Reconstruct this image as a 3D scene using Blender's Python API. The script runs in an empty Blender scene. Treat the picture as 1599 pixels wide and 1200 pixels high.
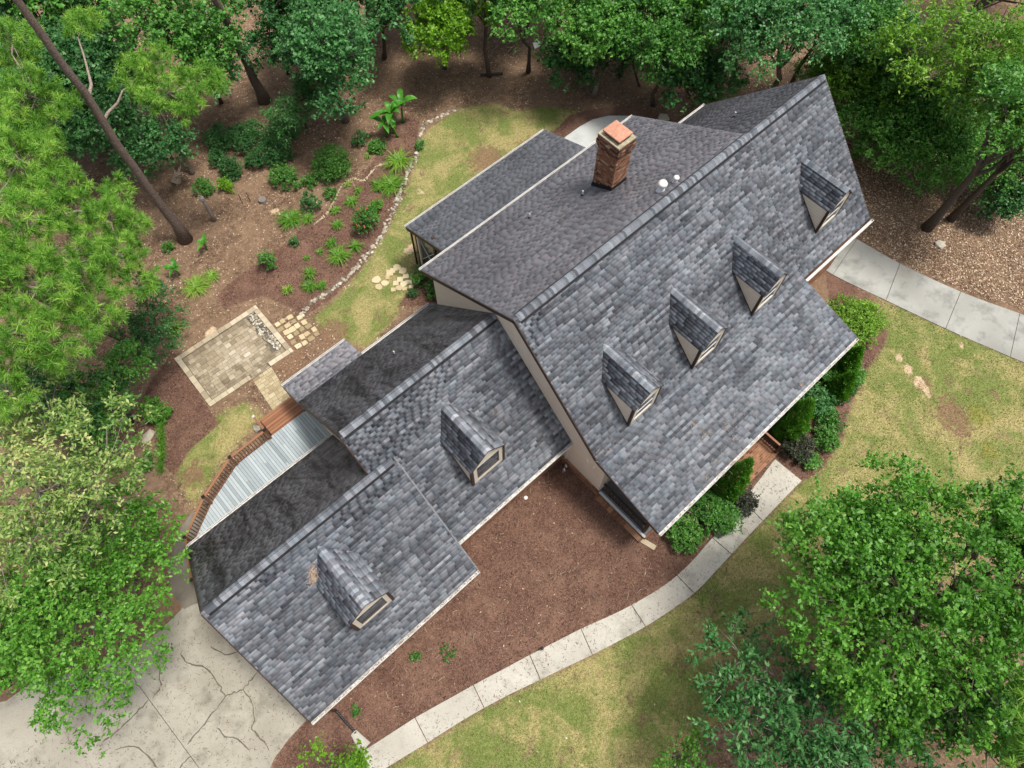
import bpy, math, random
import numpy as np
from mathutils import Matrix, Vector
R_ = np.random.default_rng
scene = bpy.context.scene
COL = scene.collection

# ------------------------------------------------------------------ camera
# world: X along the house ridge, Y towards the back yard, Z up, metres
FPX = 1113.6
RIGHT = np.array([0.7374297, -0.6754118, 0.0040410])
UPV = np.array([0.6081477, 0.6665685, 0.4310948])
FWD = np.array([0.2938601, 0.3154446, -0.9022976])
CAM = np.array([-9.232, -9.818, 32.0])
cd = bpy.data.cameras.new('camera'); cd.sensor_width = 36.0; cd.lens = FPX / 1599 * 36
cd.clip_start = 0.5; cd.clip_end = 2000
cam = bpy.data.objects.new('camera', cd); COL.objects.link(cam)
m = Matrix.Identity(4)
for i in range(3):
    m[i][0] = RIGHT[i]; m[i][1] = UPV[i]; m[i][2] = -FWD[i]; m[i][3] = CAM[i]
cam.matrix_world = m
scene.camera = cam

# ------------------------------------------------------------------ light
SUN_DIR = np.array([0.36, -0.34, 1.5]); SUN_DIR /= np.linalg.norm(SUN_DIR)
elev = math.asin(SUN_DIR[2]); azim = math.atan2(SUN_DIR[0], SUN_DIR[1])
w = bpy.data.worlds.new('World'); scene.world = w; w.use_nodes = True
nt = w.node_tree; bg = nt.nodes['Background']
sky = nt.nodes.new('ShaderNodeTexSky'); sky.sky_type = 'NISHITA'; sky.sun_disc = False
sky.sun_elevation = elev; sky.sun_rotation = azim; sky.air_density = 1.0; sky.dust_density = 4.0; sky.ozone_density = 1.0
hsv = nt.nodes.new('ShaderNodeHueSaturation'); hsv.inputs['Saturation'].default_value = 0.42
nt.links.new(sky.outputs[0], hsv.inputs['Color']); nt.links.new(hsv.outputs[0], bg.inputs[0])
bg.inputs[1].default_value = 0.064
sl = bpy.data.lights.new('sun', 'SUN'); sl.energy = 1.5; sl.angle = math.radians(12); sl.color = (1.0, 0.95, 0.87)
so = bpy.data.objects.new('sun', sl); COL.objects.link(so)
so.rotation_euler = Vector(SUN_DIR).to_track_quat('Z', 'Y').to_euler(); so.location = (20, -10, 60)
vs = scene.view_settings; vs.view_transform = 'Standard'; vs.look = 'None'; vs.gamma = 1; vs.exposure = 1.56
vs.use_curve_mapping = False

# ------------------------------------------------------------------ helpers
def S(x):
    x = np.clip(x, 0, 1); return x * x * (3 - 2 * x)
def terrain(x, y):
    x = np.asarray(x, float); y = np.asarray(y, float)
    t = S((-6.0 - x) / 7.0) * S((9.0 - y) / 4.0)
    far = S((np.hypot(x - 2, y) - 27) / 12)
    return -0.85 * t + far * 0.25 * (np.sin(x * .31 + 1) * np.cos(y * .27) + .4 * np.sin(x * .8 + y * .6))
def at(px, py, z=0.0):
    d = RIGHT * (px - 799.5) / FPX - UPV * (py - 600) / FPX + FWD
    return CAM + d * ((z - CAM[2]) / d[2])
def gp(px, py, dz=0.0):          # the point of the ground seen there
    z = 0.0
    for _ in range(4):
        p = at(px, py, z); z = float(terrain(p[0], p[1]))
    p = at(px, py, z); p[2] = z + dz
    return p
def project(P):
    q = np.asarray(P, float) - CAM
    d = q @ FWD
    return np.stack([799.5 + FPX * (q @ RIGHT) / d, 600 - FPX * (q @ UPV) / d], -1)

def mesh_np(name, V, F, tone=None, smooth=False, attrs=None):
    V = np.asarray(V, np.float32).reshape(-1, 3); F = np.asarray(F, np.int32)
    me = bpy.data.meshes.new(name)
    k = F.shape[1]; n = F.shape[0]
    me.vertices.add(len(V)); me.vertices.foreach_set('co', V.ravel())
    me.loops.add(n * k); me.loops.foreach_set('vertex_index', F.ravel())
    me.polygons.add(n); me.polygons.foreach_set('loop_start', np.arange(0, n * k, k, dtype=np.int32))
    me.update(calc_edges=True)
    if smooth: me.polygons.foreach_set('use_smooth', np.ones(n, bool))
    if tone is not None:
        a = me.attributes.new('tone', 'FLOAT', 'FACE'); a.data.foreach_set('value', np.asarray(tone, np.float32).ravel())
    for nm, arr in (attrs or {}).items():
        a = me.attributes.new(nm, 'FLOAT', 'POINT'); a.data.foreach_set('value', np.asarray(arr, np.float32).ravel())
    return me

class MB:
    """mesh builder: collects polygons into one mesh"""
    def __init__(s): s.v = []; s.f = []; s.t = []
    def add(s, vs_, fs, tone=0.5):
        o = len(s.v); s.v += [tuple(map(float, v)) for v in vs_]
        for f in fs: s.f.append(tuple(i + o for i in f)); s.t.append(tone)
        return s
    def box(s, lo, hi, tone=0.5, M=None):
        x0, y0, z0 = lo; x1, y1, z1 = hi
        c = [(x0, y0, z0), (x1, y0, z0), (x1, y1, z0), (x0, y1, z0), (x0, y0, z1), (x1, y0, z1), (x1, y1, z1), (x0, y1, z1)]
        if M is not None: c = [tuple(M @ Vector(q)) for q in c]
        return s.add(c, [(0, 3, 2, 1), (4, 5, 6, 7), (0, 1, 5, 4), (1, 2, 6, 5), (2, 3, 7, 6), (3, 0, 4, 7)], tone)
    def bar(s, a, b, wd, ht, up=(0, 0, 1), tone=0.5):
        a = np.array(a, float); b = np.array(b, float); d = b - a; L = np.linalg.norm(d); d /= L
        sd = np.cross(d, up); sd /= np.linalg.norm(sd); u = np.cross(sd, d)
        c = [p + sx * sd * wd / 2 + sz * u * ht / 2 for p in (a, b) for sx, sz in ((-1, -1), (1, -1), (1, 1), (-1, 1))]
        return s.add(c, [(0, 1, 2, 3), (7, 6, 5, 4), (0, 4, 5, 1), (1, 5, 6, 2), (2, 6, 7, 3), (3, 7, 4, 0)], tone)
    def tube(s, pts, rad, n=8, tone=0.5, cap=True):
        pts = [np.array(p, float) for p in pts]; k = len(pts)
        if not hasattr(rad, '__len__'): rad = [rad] * k
        ring = []
        d0 = pts[1] - pts[0]; ref = np.array([1, 0, 0.]) if abs(d0[0]) < .8 * np.linalg.norm(d0) else np.array([0, 1, 0.])
        for i in range(k):
            d = pts[min(i + 1, k - 1)] - pts[max(i - 1, 0)]; d /= np.linalg.norm(d) + 1e-9
            a = np.cross(d, ref); a /= np.linalg.norm(a) + 1e-9; b = np.cross(d, a)
            for j in range(n):
                th = 2 * math.pi * j / n
                ring.append(pts[i] + rad[i] * (a * math.cos(th) + b * math.sin(th)))
        f = [(i * n + j, i * n + (j + 1) % n, (i + 1) * n + (j + 1) % n, (i + 1) * n + j) for i in range(k - 1) for j in range(n)]
        if cap: f += [tuple(range(n))[::-1], tuple((k - 1) * n + j for j in range(n))]
        return s.add(ring, f, tone)
    def prism_x(s, prof, x0, x1, tone=0.5):     # prof: (y, z) polygon
        n = len(prof)
        c = [(x0, y, z) for y, z in prof] + [(x1, y, z) for y, z in prof]
        return s.add(c, [tuple(range(n)), tuple(range(2 * n - 1, n - 1, -1))] + [(i, i + n, (i + 1) % n + n, (i + 1) % n) for i in range(n)], tone)
    def prism_y(s, prof, y0, y1, tone=0.5):     # prof: (x, z) polygon
        n = len(prof)
        c = [(x, y0, z) for x, z in prof] + [(x, y1, z) for x, z in prof]
        return s.add(c, [tuple(range(n))[::-1], tuple(range(n, 2 * n))] + [(i, (i + 1) % n, (i + 1) % n + n, i + n) for i in range(n)], tone)
    def prism_z(s, poly, ztop, zbot, tone=0.5):  # poly: (x, y); ztop, zbot numbers or functions
        n = len(poly); ft = ztop if callable(ztop) else (lambda x, y: ztop); fb = zbot if callable(zbot) else (lambda x, y: zbot)
        ar = sum(poly[i][0] * poly[(i + 1) % n][1] - poly[(i + 1) % n][0] * poly[i][1] for i in range(n))
        if ar < 0: poly = poly[::-1]
        c = [(x, y, float(ft(x, y))) for x, y in poly] + [(x, y, float(fb(x, y))) for x, y in poly]
        return s.add(c, [tuple(range(n)), tuple(range(2 * n - 1, n - 1, -1))] + [(i, i + n, (i + 1) % n + n, (i + 1) % n) for i in range(n)], tone)
    def mesh(s, name, smooth=False):
        me = bpy.data.meshes.new(name); me.from_pydata(s.v, [], s.f); me.update()
        a = me.attributes.new('tone', 'FLOAT', 'FACE'); a.data.foreach_set('value', np.array(s.t, np.float32))
        if smooth: me.polygons.foreach_set('use_smooth', np.ones(len(s.f), bool))
        return me
    def build(s, name, mat, parent=None, smooth=False):
        return ob(name, s.mesh(name, smooth), mat, parent)

def ob(name, me, mat=None, parent=None):
    o = bpy.data.objects.new(name, me); COL.objects.link(o)
    if mat is not None and not me.materials: me.materials.append(mat)
    if parent is not None: o.parent = parent; o.matrix_parent_inverse = parent.matrix_world.inverted()
    return o
def empty(name, loc=(0, 0, 0)):
    o = bpy.data.objects.new(name, None); COL.objects.link(o); o.location = loc
    o.matrix_world = Matrix.Translation(loc); o.empty_display_size = 0.2
    return o
def tag(o, label=None, cat=None, group=None, kind=None):
    if label: o['label'] = label
    if cat: o['category'] = cat
    if group: o['group'] = group
    if kind: o['kind'] = kind
    return o

# ------------------------------------------------------------------ materials
class NT:
    def __init__(s, name):
        s.m = bpy.data.materials.new(name); s.m.use_nodes = True; s.t = s.m.node_tree
        s.b = s.t.nodes['Principled BSDF']; s.b.inputs['Specular IOR Level'].default_value = 0.3
    def n(s, typ, **kw):
        nd = s.t.nodes.new(typ)
        for k, v in kw.items():
            if k in nd.inputs: nd.inputs[k].default_value = v
            else: setattr(nd, k, v)
        return nd
    def l(s, a, b): s.t.links.new(a, b)
    def noise(s, scale, detail=4, rough=.6, vec=None, dist=0):
        nd = s.n('ShaderNodeTexNoise', Scale=scale, Detail=detail, Roughness=rough, Distortion=dist)
        if vec is not None: s.l(vec, nd.inputs['Vector'])
        return nd.outputs['Fac']
    def ramp(s, fac, stops, interp='LINEAR'):
        nd = s.n('ShaderNodeValToRGB'); cr = nd.color_ramp; cr.interpolation = interp
        while len(cr.elements) < len(stops): cr.elements.new(.5)
        for e, (p, c) in zip(cr.elements, stops): e.position = p; e.color = (*c, 1) if len(c) == 3 else c
        s.l(fac, nd.inputs[0]); return nd.outputs[0]
    def mix(s, f, a, b, mode='MIX'):
        nd = s.n('ShaderNodeMix', data_type='RGBA', blend_type=mode)
        for sock, v in ((nd.inputs[0], f), (nd.inputs[6], a), (nd.inputs[7], b)):
            if hasattr(v, 'links'): s.l(v, sock)
            elif isinstance(v, (int, float)): sock.default_value = v
            else: sock.default_value = (*v, 1)
        return nd.outputs[2]
    def math(s, op, a, b=0.0, c=0.0, clamp=False):
        nd = s.n('ShaderNodeMath', operation=op, use_clamp=clamp)
        for i, v in enumerate((a, b, c)):
            if hasattr(v, 'links'): s.l(v, nd.inputs[i])
            else: nd.inputs[i].default_value = v
        return nd.outputs[0]
    def attr(s, nm): return s.n('ShaderNodeAttribute', attribute_name=nm).outputs['Fac']
    def pos(s): return s.n('ShaderNodeNewGeometry').outputs['Position']
    def bump(s, h, strength=.5, dist=.02):
        nd = s.n('ShaderNodeBump', Strength=strength, Distance=dist); s.l(h, nd.inputs['Height']); s.l(nd.outputs[0], s.b.inputs['Normal'])
    def base(s, c, rough=.8):
        if hasattr(c, 'links'): s.l(c, s.b.inputs['Base Color'])
        else: s.b.inputs['Base Color'].default_value = (*c, 1)
        s.b.inputs['Roughness'].default_value = rough
        return s.m

def m_plain(name, c1, c2, scale=3, rough=.7, bump=0, bscale=30):
    k = NT(name); p = k.pos()
    c = k.ramp(k.noise(scale, 5, .65, p), [(.3, c1), (.7, c2)])
    if bump: k.bump(k.noise(bscale, 3, .6, p), bump, .01)
    return k.base(c, rough)
def m_tone(name, stops, nscale=6, namt=.25, rough=.85, bump=.3, bscale=60):
    """colour ramp over the per-face 'tone', broken up by fine noise"""
    k = NT(name); p = k.pos()
    t = k.math('ADD', k.attr('tone'), k.math('MULTIPLY', k.math('SUBTRACT', k.noise(nscale, 5, .7, p), .5), namt))
    c = k.ramp(t, stops)
    if bump: k.bump(k.noise(bscale, 3, .7, p), bump, .01)
    return k.base(c, rough)
def m_shingle(name, stops, stain, stain_amt, big=.35, streak=0.0):
    k = NT(name); p = k.pos()
    mp = k.n('ShaderNodeMapping'); k.l(p, mp.inputs[0]); mp.inputs['Scale'].default_value = (1.6, .35, .35)
    t = k.math('ADD', k.attr('tone'), k.math('MULTIPLY', k.math('SUBTRACT', k.noise(45, 4, .75, p), .5), .30))
    c = k.ramp(t, stops)
    f = k.ramp(k.noise(big, 4, .6, p), [(.42, (0, 0, 0)), (.62, (1, 1, 1))])
    c = k.mix(k.math('MULTIPLY', f, stain_amt), c, stain, 'MULTIPLY')
    hue = k.ramp(k.noise(2.6, 3, .6, p), [(.40, (.94, 1.0, 1.02)), (.60, (1.03, .98, .985))])
    c = k.mix(.8, c, hue, 'MULTIPLY')
    if streak:
        g = k.ramp(k.noise(1.1, 5, .65, mp.outputs[0]), [(.47, (0, 0, 0)), (.63, (1, 1, 1))])
        c = k.mix(k.math('MULTIPLY', g, streak), c, (.03, .028, .03))
    k.bump(k.noise(120, 2, .7, p), .35, .006)
    k.b.inputs['Specular IOR Level'].default_value = .35
    return k.base(c, .72)
def m_leaf(name, dark, mid, light, transl=.3, rough=.45, spec=.35):
    k = NT(name)
    c = k.ramp(k.attr('tone'), [(0.0, dark), (.5, mid), (1.0, light)])
    k.l(c, k.b.inputs['Base Color']); k.b.inputs['Roughness'].default_value = rough
    k.b.inputs['Specular IOR Level'].default_value = spec
    tr = k.n('ShaderNodeBsdfTranslucent'); hs = k.n('ShaderNodeHueSaturation', Saturation=1.1, Value=1.25)
    k.l(c, hs.inputs['Color']); k.l(hs.outputs[0], tr.inputs[0])
    mx = k.n('ShaderNodeMixShader'); mx.inputs[0].default_value = transl
    k.l(k.b.outputs[0], mx.inputs[1]); k.l(tr.outputs[0], mx.inputs[2])
    k.l(mx.outputs[0], k.t.nodes['Material Output'].inputs[0])
    return k.m

FRONT_STOPS = [(0, (.024, .026, .031)), (.3, (.078, .084, .096)), (.6, (.155, .167, .187)), (.85, (.265, .282, .308)), (1, (.38, .398, .425))]
REAR_STOPS = [(0, (.05, .048, .053)), (.4, (.15, .145, .157)), (.75, (.235, .226, .243)), (1, (.32, .31, .33))]  # rear slopes: their weaker sky reflection is put into the ramp colours
M = {}
M['sh_front'] = m_shingle('shingle_blue_grey', FRONT_STOPS, (.55, .57, .62), .55)
M['sh_rear'] = m_shingle('shingle_rear_shade', REAR_STOPS, (.6, .6, .64), .5, .5)
M['sh_stained'] = m_shingle('shingle_rear_shade_algae', REAR_STOPS, (.5, .48, .5), .6, .6, .85)  # algae streaks over the rear ramp with its painted-in shade
M['sh_sun'] = m_shingle('shingle_slate', [(0, (.05, .052, .06)), (.4, (.115, .12, .133)), (.75, (.18, .187, .205)), (1, (.26, .268, .29))], (.6, .6, .64), .5, .5)
M['underlay'] = m_plain('roof_underlay', (.05, .05, .055), (.085, .085, .09), 5, .9)
M['trim'] = m_plain('brown_trim', (.035, .020, .014), (.065, .038, .026), 6, .55)
M['white'] = m_plain('white_gutter', (.46, .445, .42), (.66, .65, .63), 4, .4)
M['gutter_in'] = m_plain('gutter_inside', (.20, .19, .18), (.45, .43, .41), 7, .6)
def m_siding():
    k = NT('beige_siding'); p = k.pos()
    sx = k.n('ShaderNodeSeparateXYZ'); k.l(p, sx.inputs[0])
    fr = k.math('FRACT', k.math('MULTIPLY', sx.outputs[2], 1 / .15))
    gr = k.ramp(fr, [(0, (.42, .40, .38)), (.16, (1, 1, 1)), (1, (.95, .95, .95))])
    c = k.ramp(k.noise(2.5, 5, .6, p), [(.3, (.78, .67, .54)), (.7, (.85, .74, .61))])
    k.bump(fr, .5, .02)
    return k.base(k.mix(1.0, c, gr, 'MULTIPLY'), .55)
M['siding'] = m_siding()
M['cream'] = m_plain('cream_trim', (.60, .54, .44), (.70, .64, .54), 5, .5)
M['glass'] = m_plain('window_glass', (.02, .025, .03), (.05, .06, .07), 2, .06)
M['glass'].node_tree.nodes['Principled BSDF'].inputs['Specular IOR Level'].default_value = .8
M['blind'] = m_plain('brown_sash', (.05, .03, .025), (.09, .055, .045), 8, .5)
def m_brick(name, stops, soot=True):
    k = NT(name); p = k.pos()
    t = k.math('ADD', k.attr('tone'), k.math('MULTIPLY', k.math('SUBTRACT', k.noise(18, 5, .75, p), .5), .5))
    c = k.ramp(t, stops); k.bump(k.noise(70, 4, .7, p), .5, .01)
    return k.base(c, .9)
M['brick'] = m_brick('chimney_brick', [(0, (.045, .028, .022)), (.3, (.15, .068, .04)), (.6, (.26, .12, .068)), (.85, (.32, .17, .10)), (1, (.38, .27, .19))])
M['brick_base'] = m_brick('foundation_brick', [(0, (.10, .045, .028)), (.4, (.21, .095, .05)), (1, (.32, .17, .095))])
M['mortar'] = m_plain('mortar', (.26, .20, .15), (.36, .29, .22), 12, .95, .3)
M['cap_stone'] = m_plain('chimney_crown', (.20, .175, .115), (.40, .35, .24), 5, .9, .4)
M['terracotta'] = m_plain('rusty_cap', (.34, .15, .095), (.48, .25, .17), 7, .7, .2)
M['flash'] = m_plain('black_flashing', (.008, .008, .009), (.02, .02, .022), 5, .5)
M['metal'] = m_plain('galvanised', (.55, .57, .60), (.72, .74, .76), 6, .35)
M['cap_metal'] = m_plain('grey_drip_edge', (.12, .125, .135), (.21, .215, .23), 5, .6)
M['black'] = m_plain('black_plastic', (.012, .012, .013), (.025, .025, .027), 6, .4)
def m_concrete(name, c1, c2, c3, dark=.5, speck=True):
    k = NT(name); p = k.pos()
    c = k.ramp(k.noise(1.1, 7, .68, p), [(.28, c1), (.5, c2), (.75, c3)])
    c = k.mix(k.math('MULTIPLY', k.ramp(k.noise(.55, 5, .7, p), [(.5, (0, 0, 0)), (.72, (1, 1, 1))]), dark), c, (.45, .42, .37), 'MULTIPLY')
    if speck:
        mp = k.n('ShaderNodeMapping'); k.l(p, mp.inputs[0]); mp.inputs['Scale'].default_value = (1, 1, 1)
        v = k.n('ShaderNodeTexNoise', Scale=14, Detail=2, Roughness=.5, Distortion=2.2); k.l(p, v.inputs['Vector'])
        f = k.ramp(v.outputs['Fac'], [(.60, (0, 0, 0)), (.67, (1, 1, 1))])
        c = k.mix(k.math('MULTIPLY', f, .62), c, (.15, .125, .095))
    k.bump(k.noise(40, 4, .7, p), .25, .008)
    return k.base(c, .92)
M['walk'] = m_concrete('pale_concrete', (.25, .235, .195), (.40, .38, .33), (.51, .49, .435), .5)
M['walk_e'] = m_concrete('grey_concrete', (.15, .15, .137), (.275, .275, .252), (.39, .385, .36), .8, False)
M['drive'] = m_concrete('drive_concrete', (.175, .16, .128), (.295, .276, .228), (.40, .378, .322), .7)
M['path_dk'] = m_concrete('stained_concrete', (.10, .088, .07), (.16, .14, .115), (.22, .20, .165), .4)
M['pad'] = m_concrete('pad_concrete', (.34, .35, .34), (.43, .44, .43), (.50, .51, .50), .3, False)
M['crack'] = m_plain('crack_fill', (.07, .06, .048), (.15, .13, .10), 9, .95)
STONE = [(0, (.09, .08, .065)), (.35, (.19, .165, .125)), (.65, (.31, .275, .215)), (1, (.47, .43, .35))]
M['paver'] = m_tone('patio_paver', [(0, (.11, .085, .055)), (.35, (.215, .172, .115)), (.65, (.325, .272, .195)), (1, (.46, .41, .33))], 2.2, .75, .9, .4)
M['coping'] = m_tone('coping_stone', [(0, (.20, .165, .115)), (.5, (.36, .30, .21)), (1, (.50, .44, .33))], 4, .5, .9, .4)
M['pathp'] = m_tone('path_paver', [(0, (.20, .15, .09)), (.5, (.34, .275, .165)), (1, (.45, .385, .26))], 3, .5, .9, .4)
M['stone'] = m_tone('field_stone', STONE, 8, .4, .9, .5, 25)
M['flag'] = m_tone('flagstone', [(0, (.24, .185, .105)), (.5, (.42, .34, .20)), (1, (.55, .47, .32))], 6, .5, .9, .4, 25)
M['deck'] = m_tone('grey_deck_board', [(0, (.20, .232, .247)), (.5, (.30, .345, .362)), (1, (.38, .425, .44))], 6, .5, .55, .15)
M['redwood'] = m_tone('brown_deck_board', [(0, (.13, .052, .025)), (.5, (.20, .085, .042)), (1, (.27, .125, .065))], 6, .4, .6, .2)
M['rail'] = m_tone('rail_wood', [(0, (.09, .038, .02)), (.5, (.18, .075, .037)), (1, (.25, .115, .06))], 6, .4, .6, .2)
M['porch'] = m_plain('porch_floor_paint', (.11, .12, .135), (.16, .17, .185), 3, .5)
M['bark_pine'] = m_tone('pine_bark', [(0, (.045, .03, .024)), (.5, (.12, .088, .072)), (1, (.30, .245, .205))], 16, 1.6, .95, 1.0, 12)
M['bark'] = m_tone('bark', [(0, (.03, .022, .017)), (.5, (.075, .058, .046)), (1, (.16, .13, .105))], 8, .9, .95, .9, 14)
M['bark_pale'] = m_tone('pale_bark', [(0, (.09, .075, .062)), (.5, (.19, .165, .14)), (1, (.33, .295, .26))], 8, .9, .95, .9, 14)
M['deadwood'] = m_tone('dead_wood', [(0, (.16, .12, .085)), (1, (.33, .26, .19))], 8, .7, .95, .7, 20)
LF = {
 'lime':   m_leaf('leaf_lime', (.07, .16, .012), (.15, .33, .02), (.26, .46, .045), .4),
 'bright': m_leaf('leaf_bright', (.04, .13, .014), (.10, .28, .03), (.25, .47, .085), .38),
 'mid':    m_leaf('leaf_mid', (.026, .10, .014), (.075, .23, .034), (.20, .42, .08), .3),
 'dark':   m_leaf('leaf_dark', (.014, .062, .015), (.04, .14, .034), (.11, .27, .07), .25),
 'blue':   m_leaf('leaf_blue_green', (.024, .09, .026), (.062, .20, .055), (.16, .37, .115), .28),
 'yellow': m_leaf('leaf_yellow_green', (.05, .14, .014), (.13, .29, .026), (.31, .48, .07), .35),
 'pale':   m_leaf('leaf_pale_oak', (.06, .15, .025), (.17, .30, .06), (.52, .54, .22), .3, .5),
 'gloss':  m_leaf('leaf_glossy', (.018, .075, .018), (.045, .15, .038), (.14, .29, .10), .2, .45, .15),
 'purple': m_leaf('leaf_purple', (.02, .026, .016), (.042, .05, .030), (.085, .085, .055), .15),
 'lily':   m_leaf('leaf_lily', (.05, .14, .012), (.10, .26, .022), (.26, .40, .06), .35),
 'banana': m_leaf('leaf_banana', (.03, .13, .014), (.06, .235, .02), (.13, .36, .04), .35, .4),
 'needle': m_leaf('pine_needle', (.054, .155, .016), (.145, .34, .038), (.37, .57, .10), .3, .5),
 'grass':  m_leaf('grass_blade', (.055, .10, .012), (.14, .185, .035), (.42, .335, .15), .25, .7, .2),
 'flower': m_leaf('red_flower', (.35, .02, .03), (.55, .04, .06), (.7, .12, .14), .2),
}

# ------------------------------------------------------------------ ground zones
def W2(pts): return np.array([gp(x, y)[:2] for x, y in pts])
FRONT_BED = W2([(412, 1205), (432, 1178), (452, 1153), (480, 1126), (560, 960), (690, 830), (830, 670), (960, 800), (1150, 700), (1300, 560), (1290, 420), (1310, 425), (1352, 462), (1386, 500), (1382, 535), (1345, 590), (1325, 640), (1312, 690), (1280, 735), (1252, 752), (1210, 716), (1170, 770), (1112, 842), (1057, 901), (986, 947), (907, 984), (827, 1025), (739, 1072), (648, 1123), (550, 1184), (520, 1205)])
LAWN = [W2([(540, 1215), (611, 1195), (668, 1158), (756, 1104), (844, 1060), (925, 1021), (1008, 977), (1084, 925), (1142, 864), (1191, 812), (1252, 750), (1280, 735), (1312, 690), (1325, 640), (1345, 590), (1382, 535), (1384, 500), (1365, 463), (1430, 490), (1530, 536), (1610, 570), (1610, 800), (1500, 900), (1330, 1000), (1180, 1080), (1090, 1160), (1040, 1230), (800, 1240), (560, 1240)]),
        W2([(655, 215), (675, 195), (720, 168), (770, 160), (810, 172), (850, 165), (905, 172), (880, 200), (840, 215), (700, 310), (640, 350), (655, 400), (640, 430), (660, 440), (600, 520), (575, 548), (540, 535), (480, 500), (520, 470), (560, 425), (600, 365), (632, 300), (648, 250)]),
        W2([(385, 625), (415, 650), (380, 690), (345, 730), (318, 770), (300, 800), (275, 745), (278, 705), (310, 665), (350, 640)])]
BACK_BED = [W2([(655, 190), (650, 245), (630, 300), (598, 368), (560, 425), (515, 468), (478, 492), (412, 462), (350, 482), (338, 462), (372, 432), (440, 385), (475, 352), (520, 320), (560, 285), (590, 240), (610, 200), (635, 178)]),
            W2([(232, 600), (272, 548), (326, 640), (345, 660), (300, 700), (270, 745), (252, 720), (238, 680), (215, 640)]),
            W2([(660, 440), (700, 470), (660, 478), (620, 480), (640, 450)]),
            W2([(890, 180), (930, 170), (985, 165), (1060, 190), (1000, 260), (900, 260), (850, 240), (860, 210)])]
SAND = [((1405, 560), 9), ((1420, 578), 10), ((1436, 598), 12), ((1448, 612), 9), ((1497, 540), 8), ((1523, 552), 6), ((640, 390), 12), ((655, 300), 9), ((330, 520), 12), ((430, 330), 10), ((905, 175), 0)]
BROWN = [((1485, 645), 30), ((1500, 670), 22), ((1440, 600), 16), ((1240, 1040), 60), ((1160, 1080), 45), ((760, 250), 40), ((450, 560), 40), ((300, 740), 20), ((520, 520), 30), ((830, 230), 30)]
MOSS = [((1530, 650), 22), ((1545, 705), 16), ((1380, 640), 0)]

def sdist(P, poly):
    d = np.full(len(P), 1e9); ins = np.zeros(len(P), bool); n = len(poly)
    for i in range(n):
        a = poly[i]; b = poly[(i + 1) % n]; e = b - a
        t = np.clip(((P - a) @ e) / (e @ e + 1e-12), 0, 1)
        d = np.minimum(d, np.linalg.norm(P - a - t[:, None] * e, axis=1))
        c = ((a[1] > P[:, 1]) != (b[1] > P[:, 1])) & (P[:, 0] < (b[0] - a[0]) * (P[:, 1] - a[1]) / (b[1] - a[1] + 1e-12) + a[0])
        ins ^= c
    return np.where(ins, d, -d)
def zone(P, polys): return np.max([sdist(P, q) for q in polys], axis=0)
def blobs(P, L):
    r = np.zeros(len(P))
    for (c, rad) in L:
        if rad <= 0: continue
        g = gp(*c)[:2]; s = rad / 31.0
        r = np.maximum(r, np.exp(-((P - g) ** 2).sum(1) / (s * s)))
    return r

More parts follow.
